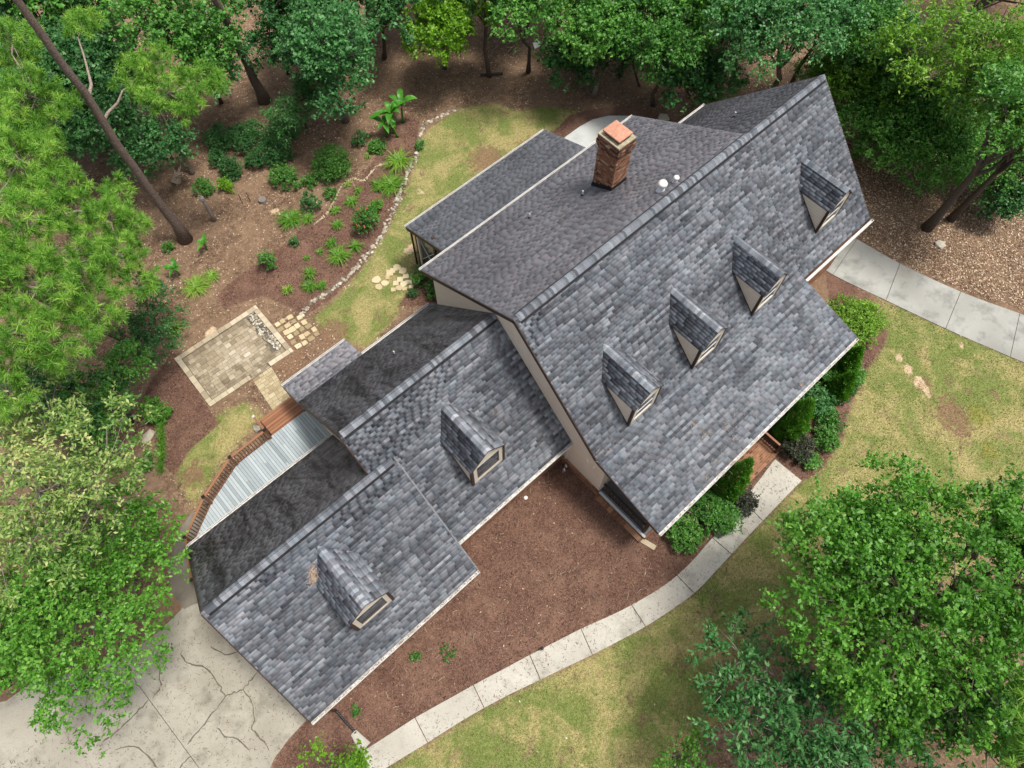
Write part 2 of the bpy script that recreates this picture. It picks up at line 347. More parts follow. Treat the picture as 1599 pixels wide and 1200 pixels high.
def build_ground():
    ax = np.concatenate([np.linspace(-260, -34, 16)[:-1], np.arange(-34, 56, .36), np.linspace(56, 300, 16)[1:]])
    ay = np.concatenate([np.linspace(-260, -32, 16)[:-1], np.arange(-32, 56, .36), np.linspace(56, 300, 16)[1:]])
    X, Y = np.meshgrid(ax, ay); P = np.stack([X.ravel(), Y.ravel()], 1)
    Z = terrain(P[:, 0], P[:, 1]) + .012 * np.sin(P[:, 0] * 2.1) * np.cos(P[:, 1] * 1.7)
    # drop the sheet a little under the hard surfaces so that nothing lies in one plane
    for poly in HARD:
        s = sdist(P, poly); Z -= np.where(s > .32, .05, 0)
    nx = len(ax); ny = len(ay)
    I = np.arange(nx * ny).reshape(ny, nx)
    F = np.stack([I[:-1, :-1].ravel(), I[:-1, 1:].ravel(), I[1:, 1:].ravel(), I[1:, :-1].ravel()], 1)
    me = mesh_np('ground', np.column_stack([P, Z]), F, smooth=True, attrs={
        'lawn': np.clip(zone(P, LAWN), -3, 3), 'bed': np.clip(np.maximum(sdist(P, FRONT_BED), zone(P, BACK_BED)), -3, 3),
        'sand': blobs(P, SAND), 'brown': blobs(P, BROWN), 'moss': blobs(P, MOSS)})
    k = NT('ground_soil'); p = k.pos()
    fine = k.noise(9, 6, .85, p); mid = k.noise(3.0, 6, .75, p); big = k.noise(.45, 4, .6, p); vfine = k.noise(24, 4, .85, p)
    litter = k.ramp(k.math('ADD', k.math('MULTIPLY', fine, .6), k.math('MULTIPLY', mid, .4)), [(.38, (.032, .019, .012)), (.47, (.10, .06, .037)), (.55, (.19, .12, .076)), (.64, (.42, .31, .205))])
    litter = k.mix(k.math('MULTIPLY', k.ramp(big, [(.40, (0, 0, 0)), (.62, (1, 1, 1))]), .55), litter, (.24, .158, .10))
    mulch = k.ramp(k.math('ADD', k.math('MULTIPLY', vfine, .55), k.math('MULTIPLY', fine, .45)), [(.38, (.034, .016, .011)), (.49, (.105, .054, .037)), (.57, (.19, .106, .076)), (.68, (.38, .25, .19))])
    mulch = k.mix(k.math('MULTIPLY', k.ramp(k.noise(.8, 4, .6, p), [(.45, (0, 0, 0)), (.62, (1, 1, 1))]), .42), mulch, (.22, .13, .09))
    mulch = k.mix(k.math('MULTIPLY', k.ramp(k.noise(1.7, 5, .7, p), [(.52, (0, 0, 0)), (.68, (1, 1, 1))]), .5), mulch, (.055, .03, .021))
    green = k.ramp(k.math('ADD', k.math('MULTIPLY', fine, .5), k.math('MULTIPLY', vfine, .5)), [(.38, (.05, .085, .013)), (.5, (.115, .155, .033)), (.62, (.22, .25, .08))])
    straw = k.ramp(k.math('ADD', k.math('MULTIPLY', fine, .5), k.math('MULTIPLY', vfine, .5)), [(.38, (.13, .108, .036)), (.5, (.27, .23, .092)), (.62, (.45, .40, .195))])
    patch = k.math('ADD', k.math('MULTIPLY', k.noise(.42, 5, .62, p, .6), .75), k.math('MULTIPLY', k.noise(2.6, 5, .7, p), .25))
    lawnc = k.mix(k.math('MULTIPLY', k.ramp(patch, [(.45, (1, 1, 1)), (.57, (0, 0, 0))]), .9), straw, green)
    lawnc = k.mix(k.ramp(k.noise(1.1, 6, .75, p, .6), [(.56, (0, 0, 0)), (.66, (.85, .85, .85))]), lawnc, litter)
    jit = k.math('MULTIPLY', k.math('SUBTRACT', k.noise(3.2, 6, .75, p), .5), 1.3)
    # greener along the walk edge
    lm = k.math('ADD', k.attr('lawn'), jit)
    lawn_m = k.ramp(k.math('MULTIPLY_ADD', lm, .9, .42), [(.35, (0, 0, 0)), (.62, (1, 1, 1))])
    c = k.mix(lawn_m, litter, lawnc)
    brn = k.ramp(k.math('ADD', k.attr('brown'), k.math('MULTIPLY', k.math('SUBTRACT', mid, .5), 2.6)), [(.45, (0, 0, 0)), (.62, (1, 1, 1))])
    c = k.mix(k.math('MULTIPLY', brn, .85), c, k.ramp(fine, [(.35, (.09, .05, .03)), (.65, (.27, .165, .10))]))
    mos = k.ramp(k.math('ADD', k.attr('moss'), k.math('MULTIPLY', k.math('SUBTRACT', mid, .5), 1.0)), [(.4, (0, 0, 0)), (.65, (1, 1, 1))])
    c = k.mix(k.math('MULTIPLY', mos, .4), c, k.ramp(fine, [(.35, (.11, .10, .01)), (.65, (.26, .23, .03))]))
    snd = k.ramp(k.math('ADD', k.attr('sand'), k.math('MULTIPLY', k.math('SUBTRACT', mid, .5), 1.0)), [(.42, (0, 0, 0)), (.6, (1, 1, 1))])
    c = k.mix(snd, c, k.ramp(fine, [(.35, (.36, .25, .15)), (.65, (.58, .45, .31))]))
    bm = k.math('ADD', k.attr('bed'), k.math('MULTIPLY', k.math('SUBTRACT', k.noise(5, 5, .7, p), .5), .35))
    c = k.mix(k.ramp(k.math('MULTIPLY_ADD', bm, 2.0, .5), [(.4, (0, 0, 0)), (.6, (1, 1, 1))]), c, mulch)
    k.bump(k.math('ADD', k.math('MULTIPLY', fine, .7), k.math('MULTIPLY', vfine, .5)), .9, .05)
    o = ob('ground', me, k.base(c, .96)); tag(o, kind='structure')
    return o

# ------------------------------------------------------------------ hard surfaces: outlines first
def catmull(P, k=4):
    P = [np.array(p, float) for p in P]; out = []
    for i in range(len(P) - 1):
        a = P[max(i - 1, 0)]; b = P[i]; c = P[i + 1]; d = P[min(i + 2, len(P) - 1)]
        for j in range(k):
            t = j / k
            out.append(.5 * ((2 * b) + (c - a) * t + (2 * a - 5 * b + 4 * c - d) * t * t + (3 * b - a - 3 * c + d) * t ** 3))
    out.append(P[-1]); return out
WALK_L = [(515, 1207), (648, 1121), (739, 1070), (827, 1023), (907, 982), (986, 945), (1057, 899), (1112, 840), (1160, 782), (1210, 717)]
WALK_R = [(555, 1230), (668, 1160), (756, 1106), (844, 1062), (925, 1023), (1008, 979), (1084, 927), (1142, 866), (1191, 814), (1252, 751)]
EW_L = [(1262, 402), (1300, 430), (1383, 470), (1476, 514), (1577, 558), (1680, 600)]
EW_R = [(1310, 360), (1338, 374), (1405, 412), (1500, 456), (1592, 490), (1695, 528)]
def ribbon(L, Rr, k=4):
    a = catmull([gp(*q)[:2] for q in L], k); b = catmull([gp(*q)[:2] for q in Rr], k); return a, b
DRIVE = W2([(478, 1125), (449, 1157), (429, 1184), (415, 1215), (380, 1300), (100, 1320), (-120, 1250), (-120, 1120), (10, 1095), (60, 1060), (120, 1050), (190, 1030), (250, 985), (286, 950), (308, 925), (345, 960)])
DRIVE = np.vstack([DRIVE[:-2], gp(330, 935)[:2][None], [[-13.5, 3.0], [-13.5, -4.0]]])
PATH_DK = W2([(300, 800), (283, 825), (270, 858), (263, 893), (268, 925), (288, 952), (320, 935), (330, 900), (330, 850), (318, 815)])
PATIO = np.array([[-10.45, 13.85], [-5.65, 13.75], [-5.75, 10.15], [-10.55, 10.35]])
PAD = W2([(862, 236), (884, 214), (905, 199), (925, 188), (950, 182), (985, 182), (1015, 192), (1020, 250), (900, 262)])
wl, wr = ribbon(WALK_L, WALK_R); el, er = ribbon(EW_L, EW_R)
HARD = [np.array(wl + wr[::-1]), np.array(el + er[::-1]), DRIVE, PATIO, PAD]
ground = build_ground()

def slab_poly(poly, shrink=.018):
    c = np.mean(poly, axis=0); out = []
    for q in poly:
        d = c - q; L = np.linalg.norm(d); out.append(tuple(q + d / L * shrink))
    return out
def make_walk(name, a, b, k, mat, seed):
    root = empty(name, (*a[0], 0)); rng = R_(seed)
    for i in range((len(a) - 1) // k):
        A = a[i * k:(i + 1) * k + 1]; B = b[i * k:(i + 1) * k + 1]
        poly = slab_poly(list(A) + list(B)[::-1]); dz = .03 + rng.uniform(-.004, .006)
        MB().prism_z(poly, lambda x, y: terrain(x, y) + dz, lambda x, y: terrain(x, y) - .12, rng.uniform()).build('slab', mat, root)
    return tag(root, kind='structure')
make_walk('front_walkway', wl, wr, 4, M['walk'], 1)
make_walk('side_walkway', el, er, 4, M['walk_e'], 2)
# driveway: slabs on both sides of one long sawn joint
drv = empty('driveway', tuple(gp(300, 1100))); tag(drv, kind='structure')
ja, jb = gp(180, 1020)[:2], gp(370, 1280)[:2]
def halfplane(poly, a, b, sgn, off):
    n = np.array([-(b - a)[1], (b - a)[0]]); n /= np.linalg.norm(n); f = lambda q: sgn * ((q - a) @ n) - off
    out = []
    for i in range(len(poly)):
        p, q = poly[i], poly[(i + 1) % len(poly)]; fp, fq = f(p), f(q)
        if fp >= 0: out.append(p)
        if fp * fq < 0: out.append(p + (q - p) * fp / (fp - fq))
    return np.array(out)
for s in (1, -1):
    pl = halfplane(DRIVE, ja, jb, s, .012)
    MB().prism_z([tuple(q) for q in pl], lambda x, y: terrain(x, y) + .025, lambda x, y: terrain(x, y) - .15).build('slab', M['drive'], drv)
MB().prism_z([tuple(q) for q in PATH_DK], lambda x, y: terrain(x, y) + .035, lambda x, y: terrain(x, y) - .1).build('stained_path', M['path_dk'], drv)
rg = R_(5)
for cr in ([(180, 1170), (210, 1165), (232, 1180), (250, 1205)], [(330, 1010), (352, 1022), (372, 1018)], [(340, 1135), (352, 1150), (372, 1156), (390, 1172)],
           [(283, 1020), (290, 1032), (300, 1038), (322, 1042), (335, 1058), (345, 1075), (352, 1088), (338, 1108), (320, 1130), (305, 1148), (293, 1163)],
           [(352, 1088), (366, 1082), (380, 1077), (390, 1066), (402, 1050)], [(381, 1078), (393, 1095), (398, 1125), (394, 1140), (402, 1152)],
           [(233, 1094), (218, 1108), (205, 1122), (192, 1135), (180, 1145), (160, 1160)], [(237, 1090), (248, 1080), (252, 1070), (250, 1045)], [(280, 1200), (290, 1188), (302, 1180)], [(398, 1140), (412, 1160), (420, 1172)]):
    pts = [gp(*q)[:2] for q in cr]; fine = []
    for a, b in zip(pts[:-1], pts[1:]):
        for t in (0, .33, .66): fine.append(a + (b - a) * t + rg.normal(0, .025, 2))
    fine.append(pts[-1]); mb = MB(); vv = []
    for i, q in enumerate(fine):
        d = fine[min(i + 1, len(fine) - 1)] - fine[max(i - 1, 0)]; n = np.array([-d[1], d[0]]) / (np.linalg.norm(d) + 1e-9)
        wd = rg.uniform(.014, .038) * (0.4 if i in (0, len(fine) - 1) else 1)
        for s in (-1, 1): r = q + n * wd * s; vv.append((r[0], r[1], terrain(*r) + .029))
    mb.add(vv, [(2 * i, 2 * i + 1, 2 * i + 3, 2 * i + 2) for i in range(len(fine) - 1)]).build('crack', M['crack'], drv)
# brick edging seen through the leaves at the driveway's far side
be = empty('brick_edging', tuple(gp(80, 1040))); tag(be, 'row of red bricks edging the driveway under the leafy tree', 'edging')
for i in range(16):
    q = gp(30 + i * 7, 1046 - i * .9); Mx = Matrix.Translation(q) @ Matrix.Rotation(.75, 4, 'Z')
    MB().box((-.1, -.05, -.05), (.1, .05, .09), rg.uniform(.3, .8), Mx).build('brick', M['brick'], be)
# rear concrete pad
pad = MB().prism_z([tuple(q) for q in PAD], .05, -.1).build('concrete_pad', M['pad']); tag(pad, kind='structure')

# ------------------------------------------------------------------ patio
def patio():
    rng = R_(11)
    root = empty('patio', (-8, 12, 0)); tag(root, kind='structure')
    # local axes from the outline
    A, B, C_, D = PATIO
    def P(s, t): return (1 - t) * ((1 - s) * A + s * B) + t * ((1 - s) * D + s * C_)
    base = MB().prism_z([tuple(P(s, t)) for s, t in ((.02, .02), (.98, .02), (.98, .98), (.02, .98))], .012, -.06).build('bedding', M['crack'], root)
    Wd, Hd = 4.8, 3.55
    def block(s0, s1, t0, t1, z, mat, nm, tone, parent=root):
        g = .006
        poly = [P(s / Wd, t / Hd) for s, t in ((s0 + g, t0 + g), (s1 - g, t0 + g), (s1 - g, t1 - g), (s0 + g, t1 - g))]
        poly = [tuple(q + rng.normal(0, .003, 2)) for q in poly]
        MB().prism_z(poly, z, -.05, tone).build(nm, mat, parent)
    cw = .27
    def run(n0, n1, fixed, axis):
        x = n0
        while x < n1 - .02:
            L = min(rng.uniform(.28, .5), n1 - x)
            if n1 - x - L < .15: L = n1 - x
            z = .10 + rng.uniform(-.008, .01); tn = rng.uniform(.2, .9)
            if axis == 0: block(x, x + L, fixed, fixed + cw, z, M['coping'], 'coping_stone', tn)
            else: block(fixed, fixed + cw, x, x + L, z, M['coping'], 'coping_stone', tn)
            x += L
    run(0, Wd, 0, 0); run(cw, Hd - cw, 0, 1); run(cw, Hd - cw, Wd - cw, 1)
    run(0, 2.35, Hd - cw, 0); run(3.45, Wd, Hd - cw, 0)
    # pavers laid in rows of uneven depth
    t = cw + .02
    while t < Hd - .08:
        h = rng.choice([.16, .21, .26]); h = min(h, Hd - .02 - t)
        s = cw + .02 - rng.uniform(0, .1)
        lim = Wd - cw - .02
        while s < lim - .05:
            L = rng.choice([.17, .22, .30, .38]); L = min(L, lim - s)
            s0 = max(s, cw + .02)
            inpath = 2.35 < s + L / 2 < 3.45
            if (t + h < Hd - cw or inpath) and not (s + L > 4.15 and t < 2.9):
                u = (s - 2.2) / 1.5; v = (t - 1.7) / 1.1
                bright = .36 * math.exp(-(u * u + v * v))
                block(s0, s + L, t, t + h, .03 + rng.uniform(-.004, .005), M['paver'], 'paver', float(np.clip(.33 + bright + rng.normal(0, .13), 0, 1)))
            s += L
        t += h
    # path from the patio to the deck steps
    path = empty('garden_path', (-8, 9, 0)); tag(path, kind='structure')
    a0, a1 = P(2.35 / Wd, 1), P(3.45 / Wd, 1); b0, b1 = gp(427, 643)[:2], gp(455, 624)[:2]
    MB().prism_z([tuple(q) for q in (a0, a1, b1, b0)], .01, -.06).build('bedding', M['crack'], path)
    t = 0
    while t < .97:
        h = rng.choice([.07, .09, .11]); h = min(h, 1 - t); s = 0
        while s < .95:
            L = rng.choice([.18, .25, .33]); L = min(L, 1 - s)
            g = .006; f = lambda ss, tt: (1 - tt) * ((1 - ss) * a0 + ss * a1) + tt * ((1 - ss) * b0 + ss * b1)
            poly = [tuple(f(q, r)) for q, r in ((s + g, t + g / 2), (s + L - g, t + g / 2), (s + L - g, t + h - g / 2), (s + g, t + h - g / 2))]
            MB().prism_z(poly, .032 + rng.uniform(-.004, .004), -.04, float(np.clip(rng.normal(.5, .2), 0, 1))).build('paver', M['pathp'], path)
            s += L
        t += h
    return P, Wd, Hd
PP, PW, PH = patio()

# rocks share a few lumpy meshes
def rock_mesh(seed, flat=.6):
    rng = R_(seed); import bmesh
    bm = bmesh.new(); bmesh.ops.create_icosphere(bm, subdivisions=1, radius=1)
    for v in bm.verts:
        v.co *= 1 + rng.normal(0, .16); v.co.z *= flat
    me = bpy.data.meshes.new('stone'); bm.to_mesh(me); bm.free()
    a = me.attributes.new('tone', 'FLOAT', 'FACE'); tn = [.15, .35, .5, .65, .8, .95, 1.0, .75][seed % 8]
    a.data.foreach_set('value', np.full(len(me.polygons), tn, np.float32)); me.materials.append(M['stone'])
    return me
ROCKS = [rock_mesh(100 + i, .55 + .05 * (i % 4)) for i in range(16)]
def put_rock(p, r, rng, parent=None, name='stone', lo=0, sink=.25, me=None):
    me = me or ROCKS[rng.integers(lo, 16)]
    o = bpy.data.objects.new(name, me); COL.objects.link(o)
    sx = r * rng.uniform(.8, 1.3)
    o.matrix_world = Matrix.Translation((p[0], p[1], p[2] + r * sink)) @ Matrix.Rotation(rng.uniform(0, 6.28), 4, 'Z') @ Matrix.Diagonal((sx, r, r * rng.uniform(.7, 1), 1))
    if parent is not None:
        mw = o.matrix_world.copy(); o.parent = parent; o.matrix_parent_inverse = parent.matrix_world.inverted(); o.matrix_basis = mw
    return o
# rounded stones filling the strip inside the patio's edge
rs = empty('river_stone_strip', (-6.2, 12, 0)); tag(rs, 'strip of loose pale rounded stones inside the patio edge', 'stones')
rg = R_(21)
for i in range(150):
    t = rg.uniform(.3, 2.95); wid = .5 - .12 * abs(t - 1.6); s = PW - .30 - rg.uniform(0, max(wid, .15))
    q = PP(s / PW, t / PH); put_rock((q[0], q[1], .03 + rg.uniform(0, .03)), rg.uniform(.035, .085), rg, rs, 'stone', 2)
# dry-laid square stones beside the patio
fl = empty('stone_landing', tuple(gp(485, 520))); tag(fl, 'landing of square cream stones laid beside the patio corner', 'paving')
c0, c1, c2 = gp(437, 505)[:2], gp(459, 490)[:2], gp(472, 554)[:2]
ex = (gp(466, 488)[:2] - gp(432, 508)[:2]); ey = (gp(474, 550)[:2] - gp(432, 508)[:2])
for i in range(4):
    for j in range(6):
        if i == 3 and j < 1: continue
        o_ = gp(430, 504)[:2] + ex * (i + .1 * rg.normal()) * .245 * 1.15 + ey * (j + .5 + .06 * rg.normal()) / 6.3
        hw = .155 * rg.uniform(.82, 1.08); hh = .145 * rg.uniform(.8, 1.08); ang = math.atan2(ex[1], ex[0]) + rg.normal(0, .06)
        e1 = np.array([math.cos(ang), math.sin(ang)]); e2 = np.array([-e1[1], e1[0]])
        poly = [tuple(o_ + e1 * a * hw * rg.uniform(.88, 1.05) + e2 * b * hh * rg.uniform(.88, 1.05)) for a, b in ((-1, -.8), (-.8, -1), (.8, -1), (1, -.8), (1, .8), (.8, 1), (-.8, 1), (-1, .8))]
        MB().prism_z(poly, .04 + rg.uniform(-.01, .02), -.03, rg.uniform(.35, 1) if rg.uniform() > .15 else .05).build('stone', M['flag'], fl)
# flagstones near the sunroom corner
fg = empty('flagstone_patch', tuple(gp(612, 440))); tag(fg, 'small patch of yellow flagstones in bare soil behind the house', 'paving')
for (x, y, r, nn) in [(588, 438, 15, 8), (601, 443, 13, 7), (592, 449, 13, 7), (609, 427, 16, 4), (613, 423, 14, 4), (620, 418, 14, 7), (629, 424, 15, 6), (634, 432, 13, 4), (625, 437, 13, 4), (618, 443, 13, 4), (630, 444, 13, 5), (639, 441, 12, 4), (623, 450, 12, 5), (615, 453, 11, 4), (632, 452, 11, 4), (642, 448, 9, 5), (606, 434, 10, 4)]:
    c = gp(x, y)[:2]; r = r / 31 * .5; a0 = rg.uniform(0, 6.28)
    if nn == 4: a0 = .1
    poly = [tuple(c + r * rg.uniform(.85, 1.1) * np.array([math.cos(a0 + 6.2832 * i / nn + .15 * rg.normal()), math.sin(a0 + 6.2832 * i / nn)]) ) for i in range(nn)]
    MB().prism_z(poly, .04 + rg.uniform(-.01, .015), -.03, rg.uniform(.4, .95)).build('flagstone', M['flag'], fg)
# line of stones along the bed
sb = empty('stone_border', tuple(gp(600, 370))); tag(sb, 'curving line of pale fieldstones between flower bed and back lawn', 'border')
LINE = [(470, 492), (490, 472), (510, 458), (530, 444), (548, 428), (565, 406), (582, 388), (597, 367), (607, 345), (618, 322), (624, 300), (632, 282), (641, 262), (650, 243), (655, 222), (662, 200), (676, 188), (692, 180), (710, 172)]
pl = catmull([gp(*q)[:2] for q in LINE], 12)
for i, q in enumerate(pl):
    r = rg.uniform(.05, .12); jt = rg.normal(0, .07, 2)
    if i > len(pl) * .83 and rg.uniform() < .4: continue
    put_rock((q[0] + jt[0], q[1] + jt[1], 0), r, rg, sb, 'stone', 3)
    if rg.uniform() < .35: jt = rg.normal(0, .13, 2); put_rock((q[0] + jt[0], q[1] + jt[1], 0), r * .6, rg, sb, 'stone', 0)
# thin line of broken brick edging inside the bed
bb = empty('bed_edging', tuple(gp(520, 310))); tag(bb, 'thin broken line of tan edging pieces inside the flower bed', 'edging')
for q in catmull([gp(*p)[:2] for p in [(492, 350), (510, 335), (522, 315), (530, 297), (540, 286), (552, 280), (568, 283), (580, 270), (590, 260), (604, 257)]], 9):
    if rg.uniform() < .2: continue
    MB().box((-.09, -.03, -.03), (.09, .03, .05), rg.uniform(.6, 1), Matrix.Translation((q[0], q[1], 0)) @ Matrix.Rotation(rg.uniform(-.3, 1.6), 4, 'Z')).build('edging_piece', M['pathp'], bb)

# ------------------------------------------------------------------ house
house = empty('house', (0, 0, 0))
tag(house, 'large grey shingled house with six dormers, brick chimney and front porch', 'house')
RD = dict(main=(0., 9.256, -5.054, 4.317), porch=(-5.054, 4.317, -8.723, 3.307), rear=(0., 9.256, 5.958, 6.086),
          efront=(0., 9.256, -5.2, 4.175), erear=(0., 9.256, 5.179, 4.009), mfront=(1.441, 7.613, -3.405, 2.9), mrear=(1.441, 7.613, 6.111, 2.852),
          gfront=(-.083, 6.249, -4.621, 1.878), grear=(-.083, 6.249, 4.376, 1.629), shed=(5.62, 2.99, 7.57, 2.3), sun=(5.62, 4.70, 10.22, 3.2))
L1, L2 = 13.474, 18.787
TW, TE = .36, .135          # shingle tab width and exposure
WIDTHS = np.array([.34, .36, .36, .36, .38, .40, .44])
SOFT = []                    # (roof object, material key, origin(N,3), eu, es, n, width(N), tone(N))
def tones(rng, n, mean, sd):
    """tabs come light, middling and dark, often two or three alike in a row"""
    c = rng.choice(3, n, p=[.34, .40, .26]); keep = rng.uniform(size=n) < .42
    for i in range(1, n):
        if keep[i]: c[i] = c[i - 1]
    return np.clip(mean + sd * (np.array([1.15, 0.05, -1.25])[c] + rng.normal(0, .4, n)), 0, 1)
def roof(key, x0, x1, matkey, seed, mean=.56, sd=.155, lift=0.0, thick=.14, eave_over=.03):
    ya, za, yb, zb = RD[key]; rng = R_(seed)
    za += lift; zb += lift
    top = np.array([0, ya, za]); bot = np.array([0, yb, zb]); d = top - bot; L = np.linalg.norm(d); es = d / L
    eu = np.array([1., 0, 0]); n = np.cross(eu, es); n = n if n[2] > 0 else -n
    mb = MB(); c = []
    for x in (x0, x1):
        for p in (bot, top):
            c += [(x, p[1], p[2]), (x, p[1], p[2] - thick)]
    mb.add(c, [(0, 4, 6, 2), (1, 3, 7, 5), (0, 1, 5, 4), (2, 6, 7, 3), (0, 2, 3, 1), (4, 5, 7, 6)])
    r = mb.build('roof', M['underlay'], house)
    O = []; Wd = []; T = []
    ph = rng.uniform(); gap = .004 if matkey == 'sh_front' else .001; jit_ = .12 if matkey == 'sh_front' else .3
    rows = int(math.ceil((L + eave_over) / TE))
    for i in range(rows):
        s = min(i * TE - eave_over, L - TE + .02)
        ph = (.5 * (i % 2) + rng.normal(0, jit_)) % 1.0; xs = x0 - .03 - .36 * ph; k = 0; n_ = int((x1 - x0) / .1) + 5; tn = tones(rng, n_, mean + rng.normal(0, .03), sd)
        while xs < x1 + .02:
            tw = rng.choice(WIDTHS) * rng.uniform(.92, 1.08)
            a = max(xs, x0 - .03); b = min(xs + tw, x1 + .03)
            if b - a > .03:
                O.append(bot + eu * (a + .004) + es * s); Wd.append(b - a - gap); T.append(tn[k])
            xs += tw; k += 1
    SOFT.append([r, matkey, np.array(O), eu, es, n, np.array(Wd), np.array(T), (x0, x1, key)])
    return r
r_main = roof('main', 0, L1, 'sh_front', 1)
roof('porch', 0, L1, 'sh_front', 2, .48, .14)
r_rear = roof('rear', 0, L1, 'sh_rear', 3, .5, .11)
roof('efront', L1 + .006, L2, 'sh_front', 4, lift=.012)
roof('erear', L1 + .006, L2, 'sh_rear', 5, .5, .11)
roof('mfront', -7.385, .32, 'sh_front', 6)
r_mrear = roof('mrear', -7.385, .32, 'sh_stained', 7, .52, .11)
r_g = roof('gfront', -14.739, -6.282, 'sh_front', 8, .56, lift=.07)
MB().bar((-6.262, -.083, 6.249 + .075), (-6.262, -4.621, 1.878 + .075), .06, .05).build('drip_edge', M['cap_metal'], house)
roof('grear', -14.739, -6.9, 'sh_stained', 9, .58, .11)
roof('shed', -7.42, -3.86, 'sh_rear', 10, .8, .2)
roof('sun', 2.12, 11.7, 'sh_sun', 11, .42, .11)

def edge_tones(T):
    q = np.zeros((len(T), 4)); q[:, 0] = T; q[:, 2] = q[:, 3] = T * .55; return q.ravel()          # black asphalt cut edges, darkened also to draw the course shadow lines
def tab_arrays(O, eu, es, n, Wd):
    N = len(O); lo, hi = .030, .006
    q = np.empty((N, 8, 3)); w = Wd[:, None]
    q[:, 0] = O + n * lo; q[:, 1] = O + eu * w + n * lo
    q[:, 2] = O + eu * w + es * (TE + .02) + n * hi; q[:, 3] = O + es * (TE + .02) + n * hi
    q[:, 4] = O - n * .004; q[:, 5] = O + eu * w - n * .004
    q[:, 6] = q[:, 2] - n * .008; q[:, 7] = q[:, 3] - n * .008
    f = np.array([(0, 1, 2, 3), (4, 5, 1, 0), (5, 6, 2, 1), (7, 4, 0, 3)])
    if np.dot(np.cross(eu, es), n) < 0: f = f[:, ::-1]
    F = (np.arange(N)[:, None, None] * 8 + f[None]).reshape(-1, 4)
    return q.reshape(-1, 3), F
# the 300 tabs that show largest become single shingles, the rest of each slope one part
cand = []
for si, (r, mk, O, eu, es, n, Wd, T, info) in enumerate(SOFT):
    c = O + eu * TW / 2 + es * TE / 2; dv = CAM - c; D = np.linalg.norm(dv, axis=1)
    a = (dv @ n) / D / D ** 2; a[Wd < .28] = 0
    px = project(c); a[(px[:, 0] < 0) | (px[:, 0] > 1599) | (px[:, 1] < 0) | (px[:, 1] > 1200)] = 0
    if info[2] == 'mfront': a[(c[:, 0] < -6.2) & (c[:, 1] < 0)] = 0
    if info[2] == 'gfront': a[(abs(c[:, 0] + 10.45) < 1.15) & (c[:, 1] > -3.6)] = 0
    cand += [(a[i], si, i) for i in range(len(a)) if a[i] > 0]
cand.sort(reverse=True); single = {}
for a, si, i in cand[:300]: single.setdefault(si, []).append(i)
LV = np.linspace(.08, .95, 9)
for si, (r, mk, O, eu, es, n, Wd, T, info) in enumerate(SOFT):
    keep = np.ones(len(O), bool); keep[single.get(si, [])] = False
    V, F = tab_arrays(O[keep], eu, es, n, Wd[keep])
    o = ob('shingles', mesh_np('shingles', V, F, edge_tones(T[keep])), M[mk], r); tag(o, kind='stuff')
    if si in single:
        V, F = tab_arrays(np.zeros((1, 3)), eu, es, n, np.array([1.0]))
        mes = []
        for t in LV:
            me = mesh_np('shingle', V, F, edge_tones(np.array([t]))); me.materials.append(M[mk]); mes.append(me)
        for i in single[si]:
            s = bpy.data.objects.new('shingle', mes[int(np.argmin(abs(LV - T[i])))]); COL.objects.link(s)
            s.parent = r; s.location = O[i]; s.scale = (float(Wd[i]), 1, 1)

# ridge vents and ridge caps
def ridge(x0, x1, y, z, tf, tr, parent, seed, tlo=.28, thi=.74, w=.16, vent=True, stops='sh_front', step=.128):
    rng = R_(seed)
    if vent:
        MB().prism_x([(y - w - .065, z - (w + .065) * tf + .045), (y, z + .05), (y + w + .065, z - (w + .065) * tr + .045), (y + w + .065, z - (w + .065) * tr + .0), (y, z), (y - w - .065, z - (w + .065) * tf)], x0 + .02, x1 - .02).build('ridge_vent', M['flash'], parent)  # black lip wider than the caps, painting the vent's edge shadow
    mes = []
    for t in np.linspace(tlo, thi, 6):
        zz = .062 if vent else .02; e = .03
        def prof(dz): return [(-w, -w * tf + dz), (-.03, -.03 * tf + dz), (.03, -.03 * tr + dz), (w, -w * tr + dz), (w, -w * tr + dz - .012), (.03, -.03 * tr + dz - .012), (-.03, -.03 * tf + dz - .012), (-w, -w * tf + dz - .012)]
        mb = MB(); a = [(0, p[0], p[1]) for p in prof(zz + .012)] + [(step + .03, p[0], p[1]) for p in prof(zz)]
        mb.add(a, [tuple(range(8)), tuple(range(15, 7, -1))] + [(i, i + 8, (i + 1) % 8 + 8, (i + 1) % 8) for i in range(8)], float(t))
        me = mb.mesh('ridge_cap'); me.materials.append(M[stops]); mes.append(me)
    x = x0; k = 0
    while x < x1 - .05:
        o = bpy.data.objects.new('ridge_cap', mes[rng.choice([0, 1, 2, 3, 3, 4, 4, 5, 5])]); COL.objects.link(o)
        o.parent = parent; o.location = (x, y, z + rng.uniform(0, .003)); x += step
TF = (9.256 - 4.317) / 5.054; TR = (9.256 - 6.086) / 5.958; TM = (7.613 - 2.9) / 4.846; TMR = (7.613 - 2.852) / 4.67; TG = (6.249 - 1.878) / 4.538; TGR = (6.249 - 1.629) / 4.459
ridge(.15, L1, 0, 9.27, TF, TR, r_main, 31)
ridge(L1 + .02, L2 - .05, 0, 9.28, TF, (9.256 - 4.009) / 5.179, r_main, 32)
ridge(-7.3, .25, 1.441, 7.625, TM, TMR, r_mrear, 33)
ridge(-14.6, -6.4, -.083, 6.315, TG, TGR, SOFT[7][0], 34)

